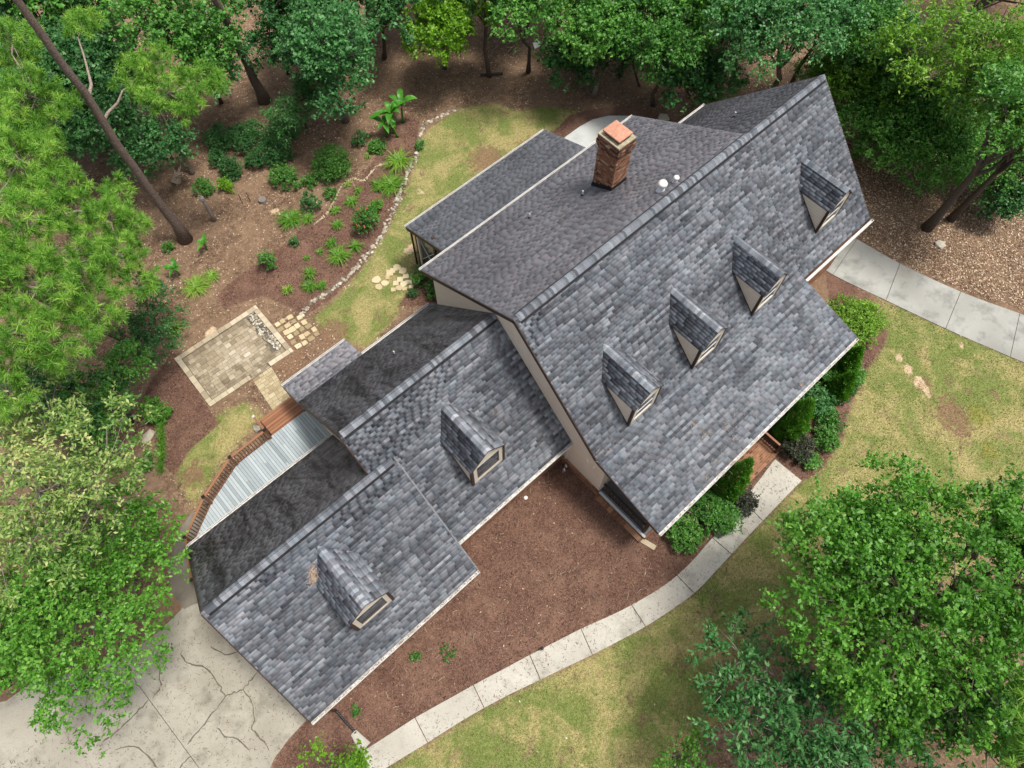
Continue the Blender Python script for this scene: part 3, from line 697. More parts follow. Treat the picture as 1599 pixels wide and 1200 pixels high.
# walls
def wall(name, prof, x0, x1, mat='siding'): return MB().prism_x(prof, x0, x1).build(name, M[mat], house)
wall('main_wall', [(5.6, -.6), (5.6, 6.05), (0, 9.05), (-5.05, 4.12), (-5.45, 3.98), (-5.45, -.6)], .3, 13.17)
wall('side_wing_wall', [(4.85, -.6), (4.85, 4.12), (0, 9.0), (-4.95, 4.3), (-4.95, -.6)], 13.172, 18.5, 'siding')
wall('middle_wall', [(5.75, -1.), (5.75, 3.02), (1.44, 7.4), (-3.0, 2.98), (-3.0, -1.)], -7.1, .298)
wall('garage_wall', [(4.0, -1.6), (4.0, 1.78), (-.083, 6.02), (-4.25, 2.0), (-4.25, -1.6)], -14.4, -6.5)
def brick_face(name, x0, x1, y0, y1, z0, z1, axis, seed, parent=house):
    """one leaf of brickwork; every brick has its own edges"""
    rng = R_(seed); mb = MB(); z = z0; c = 0
    while z < z1 - .02:
        a0, a1 = (x0, x1) if axis == 0 else (y0, y1); a = a0 - (.107 if c % 2 else 0)
        while a < a1 - .02:
            s, e = max(a, a0), min(a + .203, a1); j = rng.uniform(-.003, .004)
            if e - s > .03:
                if axis == 0: mb.box((s, y0 - j, z), (e, y1 + j, min(z + .066, z1)), float(np.clip(rng.normal(.5, .25), 0, 1)))
                else: mb.box((x0 - j, s, z), (x1 + j, e, min(z + .066, z1)), float(np.clip(rng.normal(.5, .25), 0, 1)))
            a += .215
        z += .077; c += 1
    o = mb.build(name, M['brick_base'], parent); tag(o, kind='stuff')
    MB().box((x0 + .006, y0 + .006, z0), (x1 - .006, y1 - .006, z1 - .02)).build('mortar', M['mortar'], o)
    return o
brick_face('brick_wall', -6.6, .25, -3.10, -3.02, -.5, 1.4, 0, 41)
brick_face('brick_wall', 13.3, 18.52, -5.04, -4.96, -.3, 3.8, 0, 42)
brick_face('brick_foundation', .20, .285, -5.5, -3.1, -.3, .55, 1, 43)
brick_face('brick_foundation', .04, .285, -8.32, -5.5, -.3, .16, 1, 44)
MB().box((-6.6, -3.16, 1.4), (.25, -3.01, 1.46)).build('ledge', M['cream'], house)
# rake boards
def rake(key, x, lift=0):
    ya, za, yb, zb = RD[key]
    MB().bar((x, ya, za - .10 + lift), (x, yb, zb - .10 + lift), .04, .20).build('rake_board', M['trim'], house)
for k_, x, l_ in (('main', -.021, 0), ('porch', -.021, 0), ('rear', -.021, 0), ('porch', L1 + .021, 0), ('rear', L1 + .021, 0), ('efront', L2 + .021, 0), ('erear', L2 + .021, 0), ('mfront', -7.406, 0), ('mrear', -7.406, 0), ('gfront', -14.76, .07), ('grear', -14.76, 0), ('sun', 2.099, 0), ('sun', 11.721, 0), ('shed', -7.441, 0), ('shed', -3.839, 0)):
    rake(k_, x, l_)
# gutters: open channels with hangers, bits of leaf inside
def gutter(x0, x1, y, z, out, debris=0, seed=0):
    rng = R_(900 + seed); mb = MB(); s = out
    def b(ya, yb, za, zb): mb.box((x0, min(ya, yb), za), (x1, max(ya, yb), zb))
    z -= .03
    b(y + s * .012, y + s * .024, z - .11, z); b(y + s * .026, y + s * .118, z - .11, z - .098)
    b(y + s * .12, y + s * .14, z - .112, z + .012)
    for xe in (x0, x1): mb.box((xe - .004, min(y + s * .014, y + s * .138), z - .106), (xe + .004, max(y + s * .014, y + s * .138), z - .004))
    g = mb.build('gutter', M['white'], house)
    if debris:
        d = MB(); x = x0 + .3
        while x < x1:
            d.box((x, min(y + s * .03, y + s * .115), z - .02), (x + .025, max(y + s * .03, y + s * .115), z - .005)); x += .62
        d.build('hanger', M['white'], g)
        d = MB()
        for _ in range(int((x1 - x0) * debris)):
            xx = rng.uniform(x0, x1); yy = y + s * rng.uniform(.03, .11); a = rng.uniform(0, 3.1); ln = rng.uniform(.02, .07)
            dx, dy = math.cos(a) * ln, math.sin(a) * min(ln, .02); zz = z - .06 + rng.uniform(0, .06)
            d.add([(xx - dx, yy - dy, zz), (xx, yy - .012, zz + .01), (xx + dx, yy + dy, zz), (xx, yy + .012, zz)], [(0, 1, 2, 3)], rng.uniform())
        tag(d.build('gutter_leaves', M['deadwood'], g), kind='stuff')
gutter(-.02, L1 + .02, -8.75, 3.30, -1, 25, 1); gutter(-6.25, .25, -3.435, 2.90, -1, 25, 2); gutter(-14.74, -6.26, -4.65, 1.90, -1, 60, 3)
gutter(-.02, L1 + .02, 5.985, 6.08, 1); gutter(2.1, 11.72, 10.25, 3.2, 1); gutter(-3.8, .2, 6.14, 2.85, 1); gutter(-7.44, -3.84, 7.6, 2.3, 1)
gutter(-14.74, -7.3, 4.405, 1.63, 1, 12, 4); gutter(L1 + .05, L2, -5.33, 4.25, -1); gutter(L1 + .1, L2, 5.21, 4.0, 1)
# downspouts
for (x, y, z0, z1, mt) in ((-.02 + .3, -3.3, 0, 2.8, 'white'), (-14.2, -4.55, -.8, 1.8, 'trim'), (13.6, -5.2, 0, 4.1, 'trim'), (2.25, 10.1, 0, 3.1, 'trim')):
    MB().box((x - .04, y - .03, z0), (x + .04, y + .03, z1)).build('downspout', M[mt], house)
# utility pipes in the inside corner
for k_, (x, y) in enumerate(((.05, -3.55), (-.14, -3.62))):
    MB().tube([(x, y, 0), (x, y, .55), (x - .03, y - .08, .62), (x - .05, y - .12, .5)], .03, 8).build('utility_pipe', M['white'], house, True)

# ------------------------------------------------------------------ dormers
def dormer(uc, vf, zr, ze, half, key, seed, dark_win, lift=0.0):
    """gable dormer: uc centre, vf distance of its face in front of the ridge line (world y = -vf)"""
    ya, za, yb, zb = RD[key]; za += lift; zb += lift; rng = R_(seed)
    def yroof(z): return ya + (yb - ya) * (za - z) / (za - zb)
    yf = -vf; zb_f = za + (zb - za) * (yf - ya) / (yb - ya)
    prof = [(uc - half, zb_f - .05), (uc + half, zb_f - .05), (uc + half, ze + .02), (uc, zr - .10), (uc - half, ze + .02)]
    body = MB().prism_y(prof, yf, yroof(zr) + .2).build('dormer', M['siding'], house)
    # roof slopes with shingles running along the ridge
    yo = yf - .06; hw = half + .055; sl = (zr - ze) / hw
    mb = MB(); T = []
    rt = MB()
    for s in (-1, 1):
        Pf, Pe = np.array([uc, yo, zr]), np.array([uc + s * hw, yo, ze]); Bf, Be = np.array([uc, yroof(zr) + .12, zr]), np.array([uc + s * hw, yroof(ze) + .12, ze])
        t_ = np.array([0, 0, -.07])
        q = [Pf, Pe, Be, Bf]; q2 = [p + t_ for p in q]
        fs = [(0, 1, 2, 3), (7, 6, 5, 4), (0, 4, 5, 1), (1, 5, 6, 2), (2, 6, 7, 3), (3, 7, 4, 0)]
        if s < 0: fs = [f[::-1] for f in fs]
        rt.add(q + q2, fs)
        Ls = math.hypot(hw, zr - ze); es = (Pf - Pe) / Ls; eu = np.array([0., 1, 0]); n = np.cross(eu, es); n = n if n[2] > 0 else -n
        rows = int(Ls / TE); O = []; Wd = []; TT = []
        for i in range(rows + 1):
            s0 = i * TE - .02; back = yroof(ze + (zr - ze) * (i + .4) * TE / Ls) + .03
            y = yo - .02 - rng.uniform(0, .3); k = 0; tn = tones(rng, 60, .5 if s < 0 else .62, .17)  # sunward slope gets lighter tabs: light and shade put into the tone
            if (i + .3) * TE > Ls: break
            while y < back:
                tw = rng.choice(WIDTHS); a = max(y, yo - .02); b = min(y + tw, back)
                if b - a > .03: O.append(Pe + eu * (a - yo) + es * s0); Wd.append(b - a - .005); TT.append(tn[k])
                y += tw; k += 1
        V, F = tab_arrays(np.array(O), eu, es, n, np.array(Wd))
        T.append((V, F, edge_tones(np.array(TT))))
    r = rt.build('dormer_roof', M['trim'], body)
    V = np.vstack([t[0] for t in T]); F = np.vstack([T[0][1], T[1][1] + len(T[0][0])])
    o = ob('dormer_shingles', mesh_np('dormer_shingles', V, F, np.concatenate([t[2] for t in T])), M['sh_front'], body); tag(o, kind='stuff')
    # caps along the dormer's ridge
    mb = MB(); y = yo - .03; w = .16
    while y < yroof(zr):
        t = float(np.clip(rng.normal(.72, .16), 0, 1)); a = []
        for yy, dz in ((y, .052), (y + .17, .036)):
            a += [(uc - w, yy, zr - w * sl + dz), (uc - .02, yy, zr - .02 * sl + dz), (uc + .02, yy, zr - .02 * sl + dz), (uc + w, yy, zr - w * sl + dz)]
        a += [(x_, y, z_ - .02) for x_, _, z_ in a[:4]]
        mb.add(a, [(0, 1, 5, 4), (1, 2, 6, 5), (2, 3, 7, 6), (8, 9, 1, 0), (9, 10, 2, 1), (10, 11, 3, 2)], t); y += .145
    tag(mb.build('dormer_ridge', M['sh_front'], body), kind='stuff')
    # front: cream face boards round a window, brown corner boards
    z0 = zb_f + .06; z1 = ze - .02
    def fb(n_, x0, x1, za_, zb_, d, mt): MB().box((x0, yf - d, za_), (x1, yf - .002, zb_)).build(n_, M[mt], body)
    iw = half - .26
    fb('frame', uc - half + .07, uc - iw, z0, z1, .03, 'cream'); fb('frame', uc + iw, uc + half - .07, z0, z1, .03, 'cream')
    fb('frame', uc - iw, uc + iw, z0, z0 + .24, .035, 'cream'); fb('frame', uc - iw, uc + iw, z1 - .12, z1, .032, 'cream')
    MB().prism_y([(uc - half + .07, z1 + .003), (uc + half - .07, z1 + .003), (uc, zr - .15)], yf - .028, yf - .002).build('gable_board', M['cream'], body)
    fb('sash', uc - iw, uc + iw, z0 + .24, z1 - .12, .006, 'glass')
    zm = (z0 + z1) / 2 + .02
    fb('sash_rail', uc - iw, uc + iw, zm - .025, zm + .025, .022, 'blind' if dark_win else 'white')
    for xx in (uc - iw + .02, uc + iw - .05): fb('sash_stile', xx, xx + .03, z0 + .24, z1 - .12, .018, 'blind' if dark_win else 'white')
    if dark_win: fb('window_sill', uc - iw, uc + iw, z0 + .24, z0 + .38, .02, 'blind')
    for s in (-1, 1):
        xx = uc + s * (half - .02)
        MB().box((xx - .06, yf - .045, zb_f - .06), (xx + .06, yf + .07, z1 + .02)).build('corner_board', M['trim'], body)
        MB().bar((uc + s * (half + .012), yf, zb_f + .03), (uc + s * (half + .012), yroof(ze) + .05, ze + .03), .02, .10).build('flashing', M['trim'], body)
        MB().bar((uc, yo - .008, zr - .035), (uc + s * hw, yo - .008, ze - .035), .016, .05, (0, -1, 0)).build('rake_board', M['trim'], body)
    return body
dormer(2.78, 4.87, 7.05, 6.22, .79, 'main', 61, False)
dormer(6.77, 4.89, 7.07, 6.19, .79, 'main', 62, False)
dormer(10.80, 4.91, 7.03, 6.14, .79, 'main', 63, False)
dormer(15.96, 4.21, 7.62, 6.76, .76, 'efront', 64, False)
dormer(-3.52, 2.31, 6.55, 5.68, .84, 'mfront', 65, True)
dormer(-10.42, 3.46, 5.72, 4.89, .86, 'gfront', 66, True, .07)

# ------------------------------------------------------------------ chimney
def chimney():
    rng = R_(71); x0, x1, y0, y1 = 7.96, 8.84, 2.5, 3.58; z0, z1 = 6.9, 10.42
    core = MB().box((x0 + .012, y0 + .012, z0), (x1 - .012, y1 - .012, z1 - .02)).build('chimney', M['mortar'], house)
    mb = MB(); z = z0; c = 0; D = .08
    while z < z1 - .03:
        k = (z1 - z) / .077; g = 0.0
        if k < 3.2: g = .055
        elif k < 6.2: g = .085
        elif k < 7.2: g = .055
        elif k < 8.2: g = .028
        X0, X1, Y0, Y1 = x0 - g, x1 + g, y0 - g, y1 + g; off = .107 if c % 2 else 0
        for side in range(4):
            a0, a1 = ((X0, X1) if side < 2 else (Y0 + D, Y1 - D)); a = a0 - off
            while a < a1 - .015:
                s, e = max(a, a0), min(a + .205, a1); j = rng.uniform(-.006, .006)
                tone = float(np.clip(rng.normal(.55, .24) - (.45 if k < 9 and rng.uniform() < .6 else 0), 0, 1))
                if e - s > .02:
                    dd = D + (g if g else 0)
                    if side == 0: mb.box((s, Y0 - j, z), (e, Y0 + dd, z + .068), tone)
                    elif side == 1: mb.box((s, Y1 - dd, z), (e, Y1 + j, z + .068), tone)
                    elif side == 2: mb.box((X0 - j, s, z), (X0 + dd, e, z + .068), tone)
                    else: mb.box((X1 - dd, s, z), (X1 + j, e, z + .068), tone)
                a += .215
        z += .077; c += 1
    tag(mb.build('bricks', M['brick'], core), kind='stuff')
    MB().box((x0 - .06, y0 - .06, z1 - .02), (x1 + .06, y1 + .06, z1 + .05)).build('crown', M['cap_stone'], core)
    MB().box((x0 + .13, y0 + .13, z1 + .052), (x1 - .13, y1 - .13, z1 + .19)).build('flue_screen', M['flash'], core)
    a, b, c_, d = x0 + .05, x1 - .05, y0 + .08, y1 - .08; zc = z1 + .19; xm, ym = (a + b) / 2, (c_ + d) / 2
    MB().add([(a, c_, zc), (b, c_, zc), (b, d, zc), (a, d, zc), (a, c_, zc + .07), (b, c_, zc + .07), (b, d, zc + .07), (a, d, zc + .07), (xm - .02, ym, zc + .18), (xm + .02, ym, zc + .18)],
             [(3, 2, 1, 0), (0, 1, 5, 4), (1, 2, 6, 5), (2, 3, 7, 6), (3, 0, 4, 7), (4, 5, 9, 8), (5, 6, 9), (6, 7, 8, 9), (7, 4, 8)]).build('chimney_cap', M['terracotta'], core)
    # stepped black flashing
    zr_ = lambda y: 9.256 - TR * y
    for x, s in ((x0, -1), (x1, 1)):
        n = 5
        for i in range(n):
            ya, yb = y0 + (y1 - y0) * i / n, y0 + (y1 - y0) * (i + 1) / n; zt = zr_(yb) + .30
            MB().box((min(x, x + s * .022), ya, zr_(yb) - .1), (max(x, x + s * .022), yb - .002, zt + .02)).build('flashing', M['flash'], core)
    for y, s in ((y0, -1), (y1, 1)):
        MB().box((x0 - .03, min(y, y + s * .025), zr_(y) - .05), (x1 + .03, max(y, y + s * .025), zr_(y) + .22)).build('flashing', M['flash'], core)
chimney()
# roof vents
def pipe_vent(x, y, key, h=.32, r=.035):
    ya, za, yb, zb = RD[key]; z = za + (zb - za) * (y - ya) / (yb - ya)
    o = MB().tube([(x, y, z - .05), (x, y, z + h)], r, 10).build('pipe_vent', M['white'], house, False)
    MB().tube([(x, y, z - .03), (x, y, z + .11)], [r * 2.3, r * 1.25], 10).build('pipe_boot', M['flash'], o)
pipe_vent(7.2, 3.43, 'rear'); pipe_vent(4.94, 4.37, 'rear'); pipe_vent(-3.2, 4.05, 'mrear'); pipe_vent(16.0, 2.1, 'erear')
def cap_vent(x, y, s):
    z = 9.256 - TR * y
    o = MB().tube([(x, y, z - .05), (x, y, z + .34 * s)], .085 * s, 14).build('vent_pipe', M['metal'], house, False)
    MB().tube([(x, y, z + .30 * s), (x, y, z + .34 * s), (x, y, z + .40 * s), (x, y, z + .42 * s)], [.15 * s, .16 * s, .14 * s, .02], 16).build('vent_cap', M['white'], o, True)
    MB().tube([(x, y, z - .06), (x, y, z + .10 * s)], [.17 * s, .10 * s], 14).build('vent_flashing', M['metal'], o)
cap_vent(8.78, .62, 1.25); cap_vent(9.5, .50, .8)
# ------------------------------------------------------------------ porch and steps
pf = MB().box((.34, -8.30, .06), (13.1, -5.452, .30)).build('porch_floor', M['porch'], house)
MB().box((.30, -8.34, .225), (.41, -5.5, .335)).build('porch_edge', M['white'], pf)
brick_face('porch_brick', .34, 13.1, -8.40, -8.312, -.2, .24, 0, 45)
def post(x, y, z0, z1, w, mat, parent, nm='post', cap=None):
    o = MB().box((x - w / 2, y - w / 2, z0), (x + w / 2, y + w / 2, z1)).build(nm, M[mat], parent)
    if cap: MB().add([(x - w * .7, y - w * .7, z1), (x + w * .7, y - w * .7, z1), (x + w * .7, y + w * .7, z1), (x - w * .7, y + w * .7, z1), (x, y, z1 + .09)], [(3, 2, 1, 0), (0, 1, 4), (1, 2, 4), (2, 3, 4), (3, 0, 4)]).build('post_cap', M[cap], o)
    return o
for x in (.72, 3.2, 5.15, 8.05, 10.6, 12.9): post(x - (.2 if x < 1 else 0), -8.12, .3, 3.25, .15, 'trim', house, 'porch_column')
def railing(a, b, z, parent, mat, sp=.12, h=.9, bal=.035, zb=None):
    a = np.array(a, float); b = np.array(b, float); L = np.linalg.norm(b - a); z2 = z if zb is None else zb
    pa, pb = np.array([*a, z + h]), np.array([*b, z2 + h])
    rl = MB().bar(pa, pb, .10, .045, tone=.95).build('rail', M[mat], parent)
    MB().bar(pa - [0, 0, h - .1], pb - [0, 0, h - .1], .05, .05, tone=.45).build('rail', M[mat], parent)
    n = int(L / sp)
    for i in range(1, n):
        p = pa + (pb - pa) * i / n
        MB().box((p[0] - bal / 2, p[1] - bal / 2, p[2] - h + .12), (p[0] + bal / 2, p[1] + bal / 2, p[2] - .023), .35).build('baluster', M['trim'], parent)
railing((.52, -8.04), (.52, -5.5), .3, house, 'trim', .19, .85, .065)
for x0, x1 in ((.8, 3.12), (3.28, 5.07), (8.13, 10.52), (10.68, 12.82)): railing((x0, -8.12), (x1, -8.12), .3, house, 'trim', .15, .85, .045)
# front door and windows under the porch roof
for x0, x1, z0, z1, nm in ((6.1, 7.05, .32, 2.4, 'front_door'), (1.6, 2.7, .9, 2.4, 'window'), (3.8, 4.9, .9, 2.4, 'window'), (8.6, 9.7, .9, 2.4, 'window'), (11.0, 12.1, .9, 2.4, 'window')):
    o = MB().box((x0 - .08, -5.49, z0 - .08), (x1 + .08, -5.452, z1 + .08)).build(nm, M['cream'], house)
    MB().box((x0, -5.50, z0), (x1, -5.492, z1)).build('pane' if nm == 'window' else 'door_panel', M['glass'] if nm == 'window' else M['trim'], o)
# brick landing at the foot of the porch
ld = empty('brick_landing', (6.6, -9.1, 0)); tag(ld, kind='structure')
MB().box((5.1, -9.86, -.1), (8.05, -8.41, .135)).build('mortar_bed', M['mortar'], ld)
rg = R_(81); y = -9.85; c = 0
while y < -8.45:
    x = 5.1 - (.105 if c % 2 else 0)
    while x < 8.03:
        s, e = max(x, 5.11), min(x + .2, 8.04)
        if e - s > .03: MB().box((s, y, .10), (e, y + .095, .15 + rg.uniform(-.004, .004)), float(np.clip(rg.normal(.5, .25), 0, 1))).build('brick', M['brick_base'], ld)
        x += .21
    y += .105; c += 1
for x in (5.22, 7.95):
    rr = empty('step_handrail', (x, -9.1, .15)); tag(rr, 'dark brown handrail on the ' + ('arborvitae side' if x < 6 else 'far side, by the round dark shrub,') + ' of the brick landing', 'handrail')
    post(x, -9.75, .15, 1.0, .1, 'trim', rr, 'post', 'black'); post(x, -8.5, .15, 1.15, .1, 'trim', rr)
    railing((x, -9.7), (x, -8.55), .15, rr, 'rail', .13, .8, .03)
    for ch in rr.children:
        if ch.name.startswith('baluster'): ch.data.materials[0] = M['trim']
MB().box((5.3, -8.41, .15), (7.9, -8.302, .235)).build('step', M['brick_base'], house)

# ------------------------------------------------------------------ sunroom
sr = house
for x in (2.42, 4.8, 7.2, 9.6, 11.4): post(x, 9.88, -.1, 3.28, .16, 'trim', house, 'sunroom_post')
for y in (8.4, 6.9): post(2.42, y, -.1, 3.9, .14, 'trim', house, 'sunroom_post')
post(2.37, 9.72, -.1, 3.2, .12, 'cream', house, 'sunroom_trim')
MB().box((2.36, 5.65, -.1), (2.48, 9.8, .75)).build('sunroom_wall', M['trim'], house)
MB().box((2.5, 9.82, -.1), (11.35, 9.94, .75)).build('sunroom_wall', M['trim'], house)
MB().box((2.4, 5.65, -.1), (11.4, 9.8, .12)).build('sunroom_floor', M['path_dk'], house)
for ya, yb in ((8.47, 9.64), (6.98, 8.33)):
    w_ = MB().box((2.41, ya, .75), (2.425, yb, 2.9)).build('sunroom_pane', M['glass'], house)
    MB().bar((2.40, ya, .85), (2.40, yb, 2.5), .03, .05, (1, 0, 0)).build('muntin', M['white'], w_)
    MB().bar((2.40, yb, .85), (2.40, ya, 2.5), .03, .05, (1, 0, 0)).build('muntin', M['white'], w_)
for xa, xb in ((2.5, 4.72), (4.88, 7.12), (7.28, 9.52), (9.68, 11.32)): MB().box((xa, 9.87, .75), (xb, 9.885, 3.1)).build('sunroom_pane', M['glass'], house)
# shed-roofed bay behind the middle wing
MB().box((-7.05, 5.76, -.5), (-4.2, 7.25, 2.3)).build('bay_wall', M['siding'], house)

# ------------------------------------------------------------------ deck
deck = empty('deck', (-11, 5.5, 0)); tag(deck, 'raised deck of pale grey boards with brown railing behind the garage', 'deck')
DZ = .5; DP = [(-7.15, 6.85), (-9.25, 6.85), (-11.2, 6.80), (-13.1, 6.0), (-14.68, 4.95)]
def ydeck(x):
    for (xa, ya), (xb, yb) in zip(DP[:-1], DP[1:]):
        if xb <= x <= xa: return ya + (yb - ya) * (x - xa) / (xb - xa)
    return 4.9
rg = R_(91); x = -14.62
while x < -7.2:
    ya, yb = ydeck(x + .002), ydeck(min(x + .136, -7.16)); t = float(np.clip(rg.normal(.5, .22), 0, 1)); z = DZ + rg.uniform(-.002, .003)
    cut = rg.uniform(4.6, 6.4) if rg.uniform() < .45 else None
    def brd(y0a, y0b, y1a, y1b, t): MB().prism_z([(x, y0a), (x + .128, y0b), (x + .128, y1b), (x, y1a)], z, z - .03, t).build('deck_board', M['deck'], deck)
    y0 = 4.06
    if cut and cut < min(ya, yb) - .2: brd(y0, y0, cut - .003, cut - .003, t); brd(cut + .003, cut + .003, ya, yb, float(np.clip(rg.normal(.5, .22), 0, 1)))
    else: brd(y0, y0, ya, yb, t)
    x += .142
MB().prism_z([(-14.5, 4.06), (-7.2, 4.06), (-7.2, 6.75), (-11.2, 6.7), (-13.1, 5.9), (-14.5, 4.95)], DZ - .06, DZ - .2).build('gap_shade_sheet', M['flash'], deck)  # black sheet added under the boards so their gaps read as shade
for (a, b) in zip(DP[:-1], DP[1:]): MB().bar((*a, DZ - .14), (*b, DZ - .14), .05, .2, tone=.4).build('rim_joist', M['redwood'], deck)
PT = [(-9.28, 6.78), (-11.18, 6.74), (-13.05, 5.95), (-14.6, 4.95)]
for (px_, py_) in PT:
    g = float(terrain(px_, py_)); post(px_, py_, g - .05, DZ + 1.02, .11, 'rail', deck, 'post', 'black')
for a, b in zip(PT[:-1], PT[1:]): railing(a, b, DZ, deck, 'rail', .14, .92, .032)
pe = (-15.6, 3.75); gpe = float(terrain(*pe)); post(*pe, gpe - .05, gpe + 1.05, .11, 'rail', deck, 'post', 'black'); railing(PT[-1], pe, DZ, deck, 'rail', .14, .92, .028, gpe + .05)
d_ = np.array([pe[0] - PT[-1][0], pe[1] - PT[-1][1]]); Ld = np.linalg.norm(d_); d_ /= Ld; n_ = np.array([-d_[1], d_[0]])
for i in range(5):
    o_ = np.array(PT[-1]) + d_ * (.1 + i * .29) + n_ * .06; zt = DZ - .18 - i * (DZ - gpe - .1) / 5.2
    q = [o_, o_ + d_ * .27, o_ + d_ * .27 + n_ * .95, o_ + n_ * .95]
    MB().prism_z([tuple(p) for p in q], zt, zt - .04, .5).build('stair_tread', M['redwood'], deck)
pl2 = (-9.28, 8.0); post(*pl2, -.05, 1.0, .1, 'rail', deck, 'post', 'white'); railing(PT[0], pl2, DZ - .05, deck, 'rail', .13, .88, .028, .05)
for i in range(3):
    for j in range(3):
        y = 6.88 + i * .42 + j * .14; z = .40 - i * .14
        MB().box((-9.15, y, z - .035), (-7.2, y + .124, z + rg.uniform(-.002, .002)), float(np.clip(rg.normal(.5, .25), 0, 1))).build('step_board', M['redwood'], deck)
    MB().box((-9.15, 7.28 + i * .42, -.05), (-7.2, 7.297 + i * .42, .36 - i * .14), .3).build('step_riser', M['redwood'], deck)

# ------------------------------------------------------------------ plants: generators
def unit(a): return a / (np.linalg.norm(a, axis=-1, keepdims=True) + 1e-9)
def leaf_quads(P, D, Nn, L, W):
    sd = unit(np.cross(D, Nn)); n = np.cross(sd, D); L = L[:, None]; W = W[:, None]
    q = np.stack([P, P + D * L * .48 + sd * W / 2 + n * W * .12, P + D * L - n * L * .06, P + D * L * .48 - sd * W / 2 + n * W * .12], 1)
    return q.reshape(-1, 3), np.arange(len(P) * 4).reshape(-1, 4)
def foliage(rng, lobes, dens, L, W, tl=.45, lpt=9, up=.45, low=.25, mean=.5, spread=1.0, droop=.2, inner=.6):
    """leaves on twigs over the outside of a set of lobes (centre, radius, squash)"""
    A = []; Dd = []; T = []; Tw = []
    for (c, r, sq) in lobes:
        nt_ = max(4, int(4 * math.pi * r * r * .7 * dens / lpt))
        d = unit(rng.normal(size=(int(nt_ * 1.9), 3))); keep = (d[:, 2] > -.25) | (rng.uniform(size=len(d)) < low); d = d[keep][:nt_]; ns = max(5, nt_ // 6); d = unit(d[rng.integers(0, min(ns, len(d)), len(d))] + rng.normal(0, .17, d.shape))
        rad = r * (inner + (1.08 - inner) * np.sqrt(rng.uniform(size=len(d)))); rad *= np.where(rng.uniform(size=len(d)) < .06, 1.22, 1)
        # bumps make the lobe uneven
        b = 1 + .13 * np.sin(d[:, 0] * 7 + c[0] * 3) * np.sin(d[:, 1] * 6 + c[1] * 2) + .1 * np.sin(d[:, 2] * 9 + c[0])
        p = c + d * (rad * b)[:, None] * np.array([1, 1, sq]); lt = rng.normal(0, .09 * spread)
        A.append(p); Dd.append(unit(d * .8 + rng.normal(0, .5, d.shape) + np.array([0, 0, .05]))); T.append(mean + lt + rng.normal(0, .11 * spread, len(d)))
    A = np.vstack(A); Dd = np.vstack(Dd); T = np.concatenate(T); N = len(A)
    s = rng.uniform(0, 1, (N, lpt)); tlen = tl * rng.uniform(.6, 1.3, N)
    P = A[:, None] + Dd[:, None] * (s * tlen[:, None])[..., None] + rng.normal(0, .03, (N, lpt, 3)) * tl
    side = unit(rng.normal(size=(N, lpt, 3)) * np.array([1, 1, .5]))
    D = unit(Dd[:, None] * .5 + side * .9 - np.array([0, 0, droop])); Nn = unit(np.array([0, 0, 1.]) * up + rng.normal(0, 1, D.shape) * (1 - up))
    k = N * lpt; ls = L * rng.uniform(.5, 1.35, k)
    V, F = leaf_quads(P.reshape(-1, 3), D.reshape(-1, 3), Nn.reshape(-1, 3), ls, ls * W / L)
    tone = np.clip((T[:, None] + rng.normal(0, .13 * spread, (N, lpt))).ravel(), 0, 1)
    return V, F, tone, A, Dd, tlen
def lobes_in(rng, C, R, n, rl=(.32, .5), sq=.75, top=.35):
    out = []
    for i in range(n):
        d = unit(rng.normal(size=3)); 
        if d[2] < -.2 and rng.uniform() < top + .3: d[2] = -d[2]
        k = rng.uniform(.35, .95) ** .6
        out.append((C + d * np.array(R) * k * .86, rng.uniform(*rl) * min(R[0], R[1]), sq))
    out.append((np.array(C, float), .55 * min(R), sq))
    return out
def wobble(rng, a, b, n, amp):
    a = np.array(a, float); b = np.array(b, float); L = np.linalg.norm(b - a); pts = []
    for i in range(n + 1):
        t = i / n; pts.append(a + (b - a) * t + (rng.normal(0, amp * L, 3) * (1 if 0 < i < n else 0)))
    return pts
def woody(rng, base, C, lobes, r0, bark, root, A=None, Dd=None, tl=None, ntw=0, pale=None, nm='trunk', bend=.02):
    mb = MB(); base = np.array(base, float); C = np.array(C, float); top = C + np.array([0, 0, .15 * (C[2] - base[2])])
    pts = wobble(rng, base - [0, 0, .1], top, 7, bend); rr = [r0 * (1.35 if i == 0 else 1.0 - .8 * i / 7) for i in range(8)]
    mb.tube(pts, rr, 9, rng.uniform(.35, .65))
    for (c, r, sq) in lobes:
        i = rng.integers(3, 7); a = pts[i]; e = np.array(c) + np.array([0, 0, .3 * r]); k = np.linalg.norm(e - a)
        if k < .2: continue
        mid = wobble(rng, a, e, 4, .05); mb.tube(mid, [rr[i] * .55 * (1 - .8 * j / 4) + .008 for j in range(5)], 6, rng.uniform(.35, .7), False)
        for _ in range(3):
            e2 = np.array(c) + unit(rng.normal(size=3)) * r * .9; mb.tube(wobble(rng, mid[3], e2, 2, .08), [.022, .014, .005], 4, rng.uniform(.4, .8), False)
    if ntw and A is not None:
        for i in rng.choice(len(A), min(ntw, len(A)), False):
            a = A[i] - Dd[i] * tl[i] * .6; mb.tube([a, A[i] + Dd[i] * tl[i] * .2, A[i] + Dd[i] * tl[i]], [.012, .008, .003], 3, rng.uniform(.5, 1), False)
    return mb.build(nm, M[bark], root, True)
DENS = 1.75
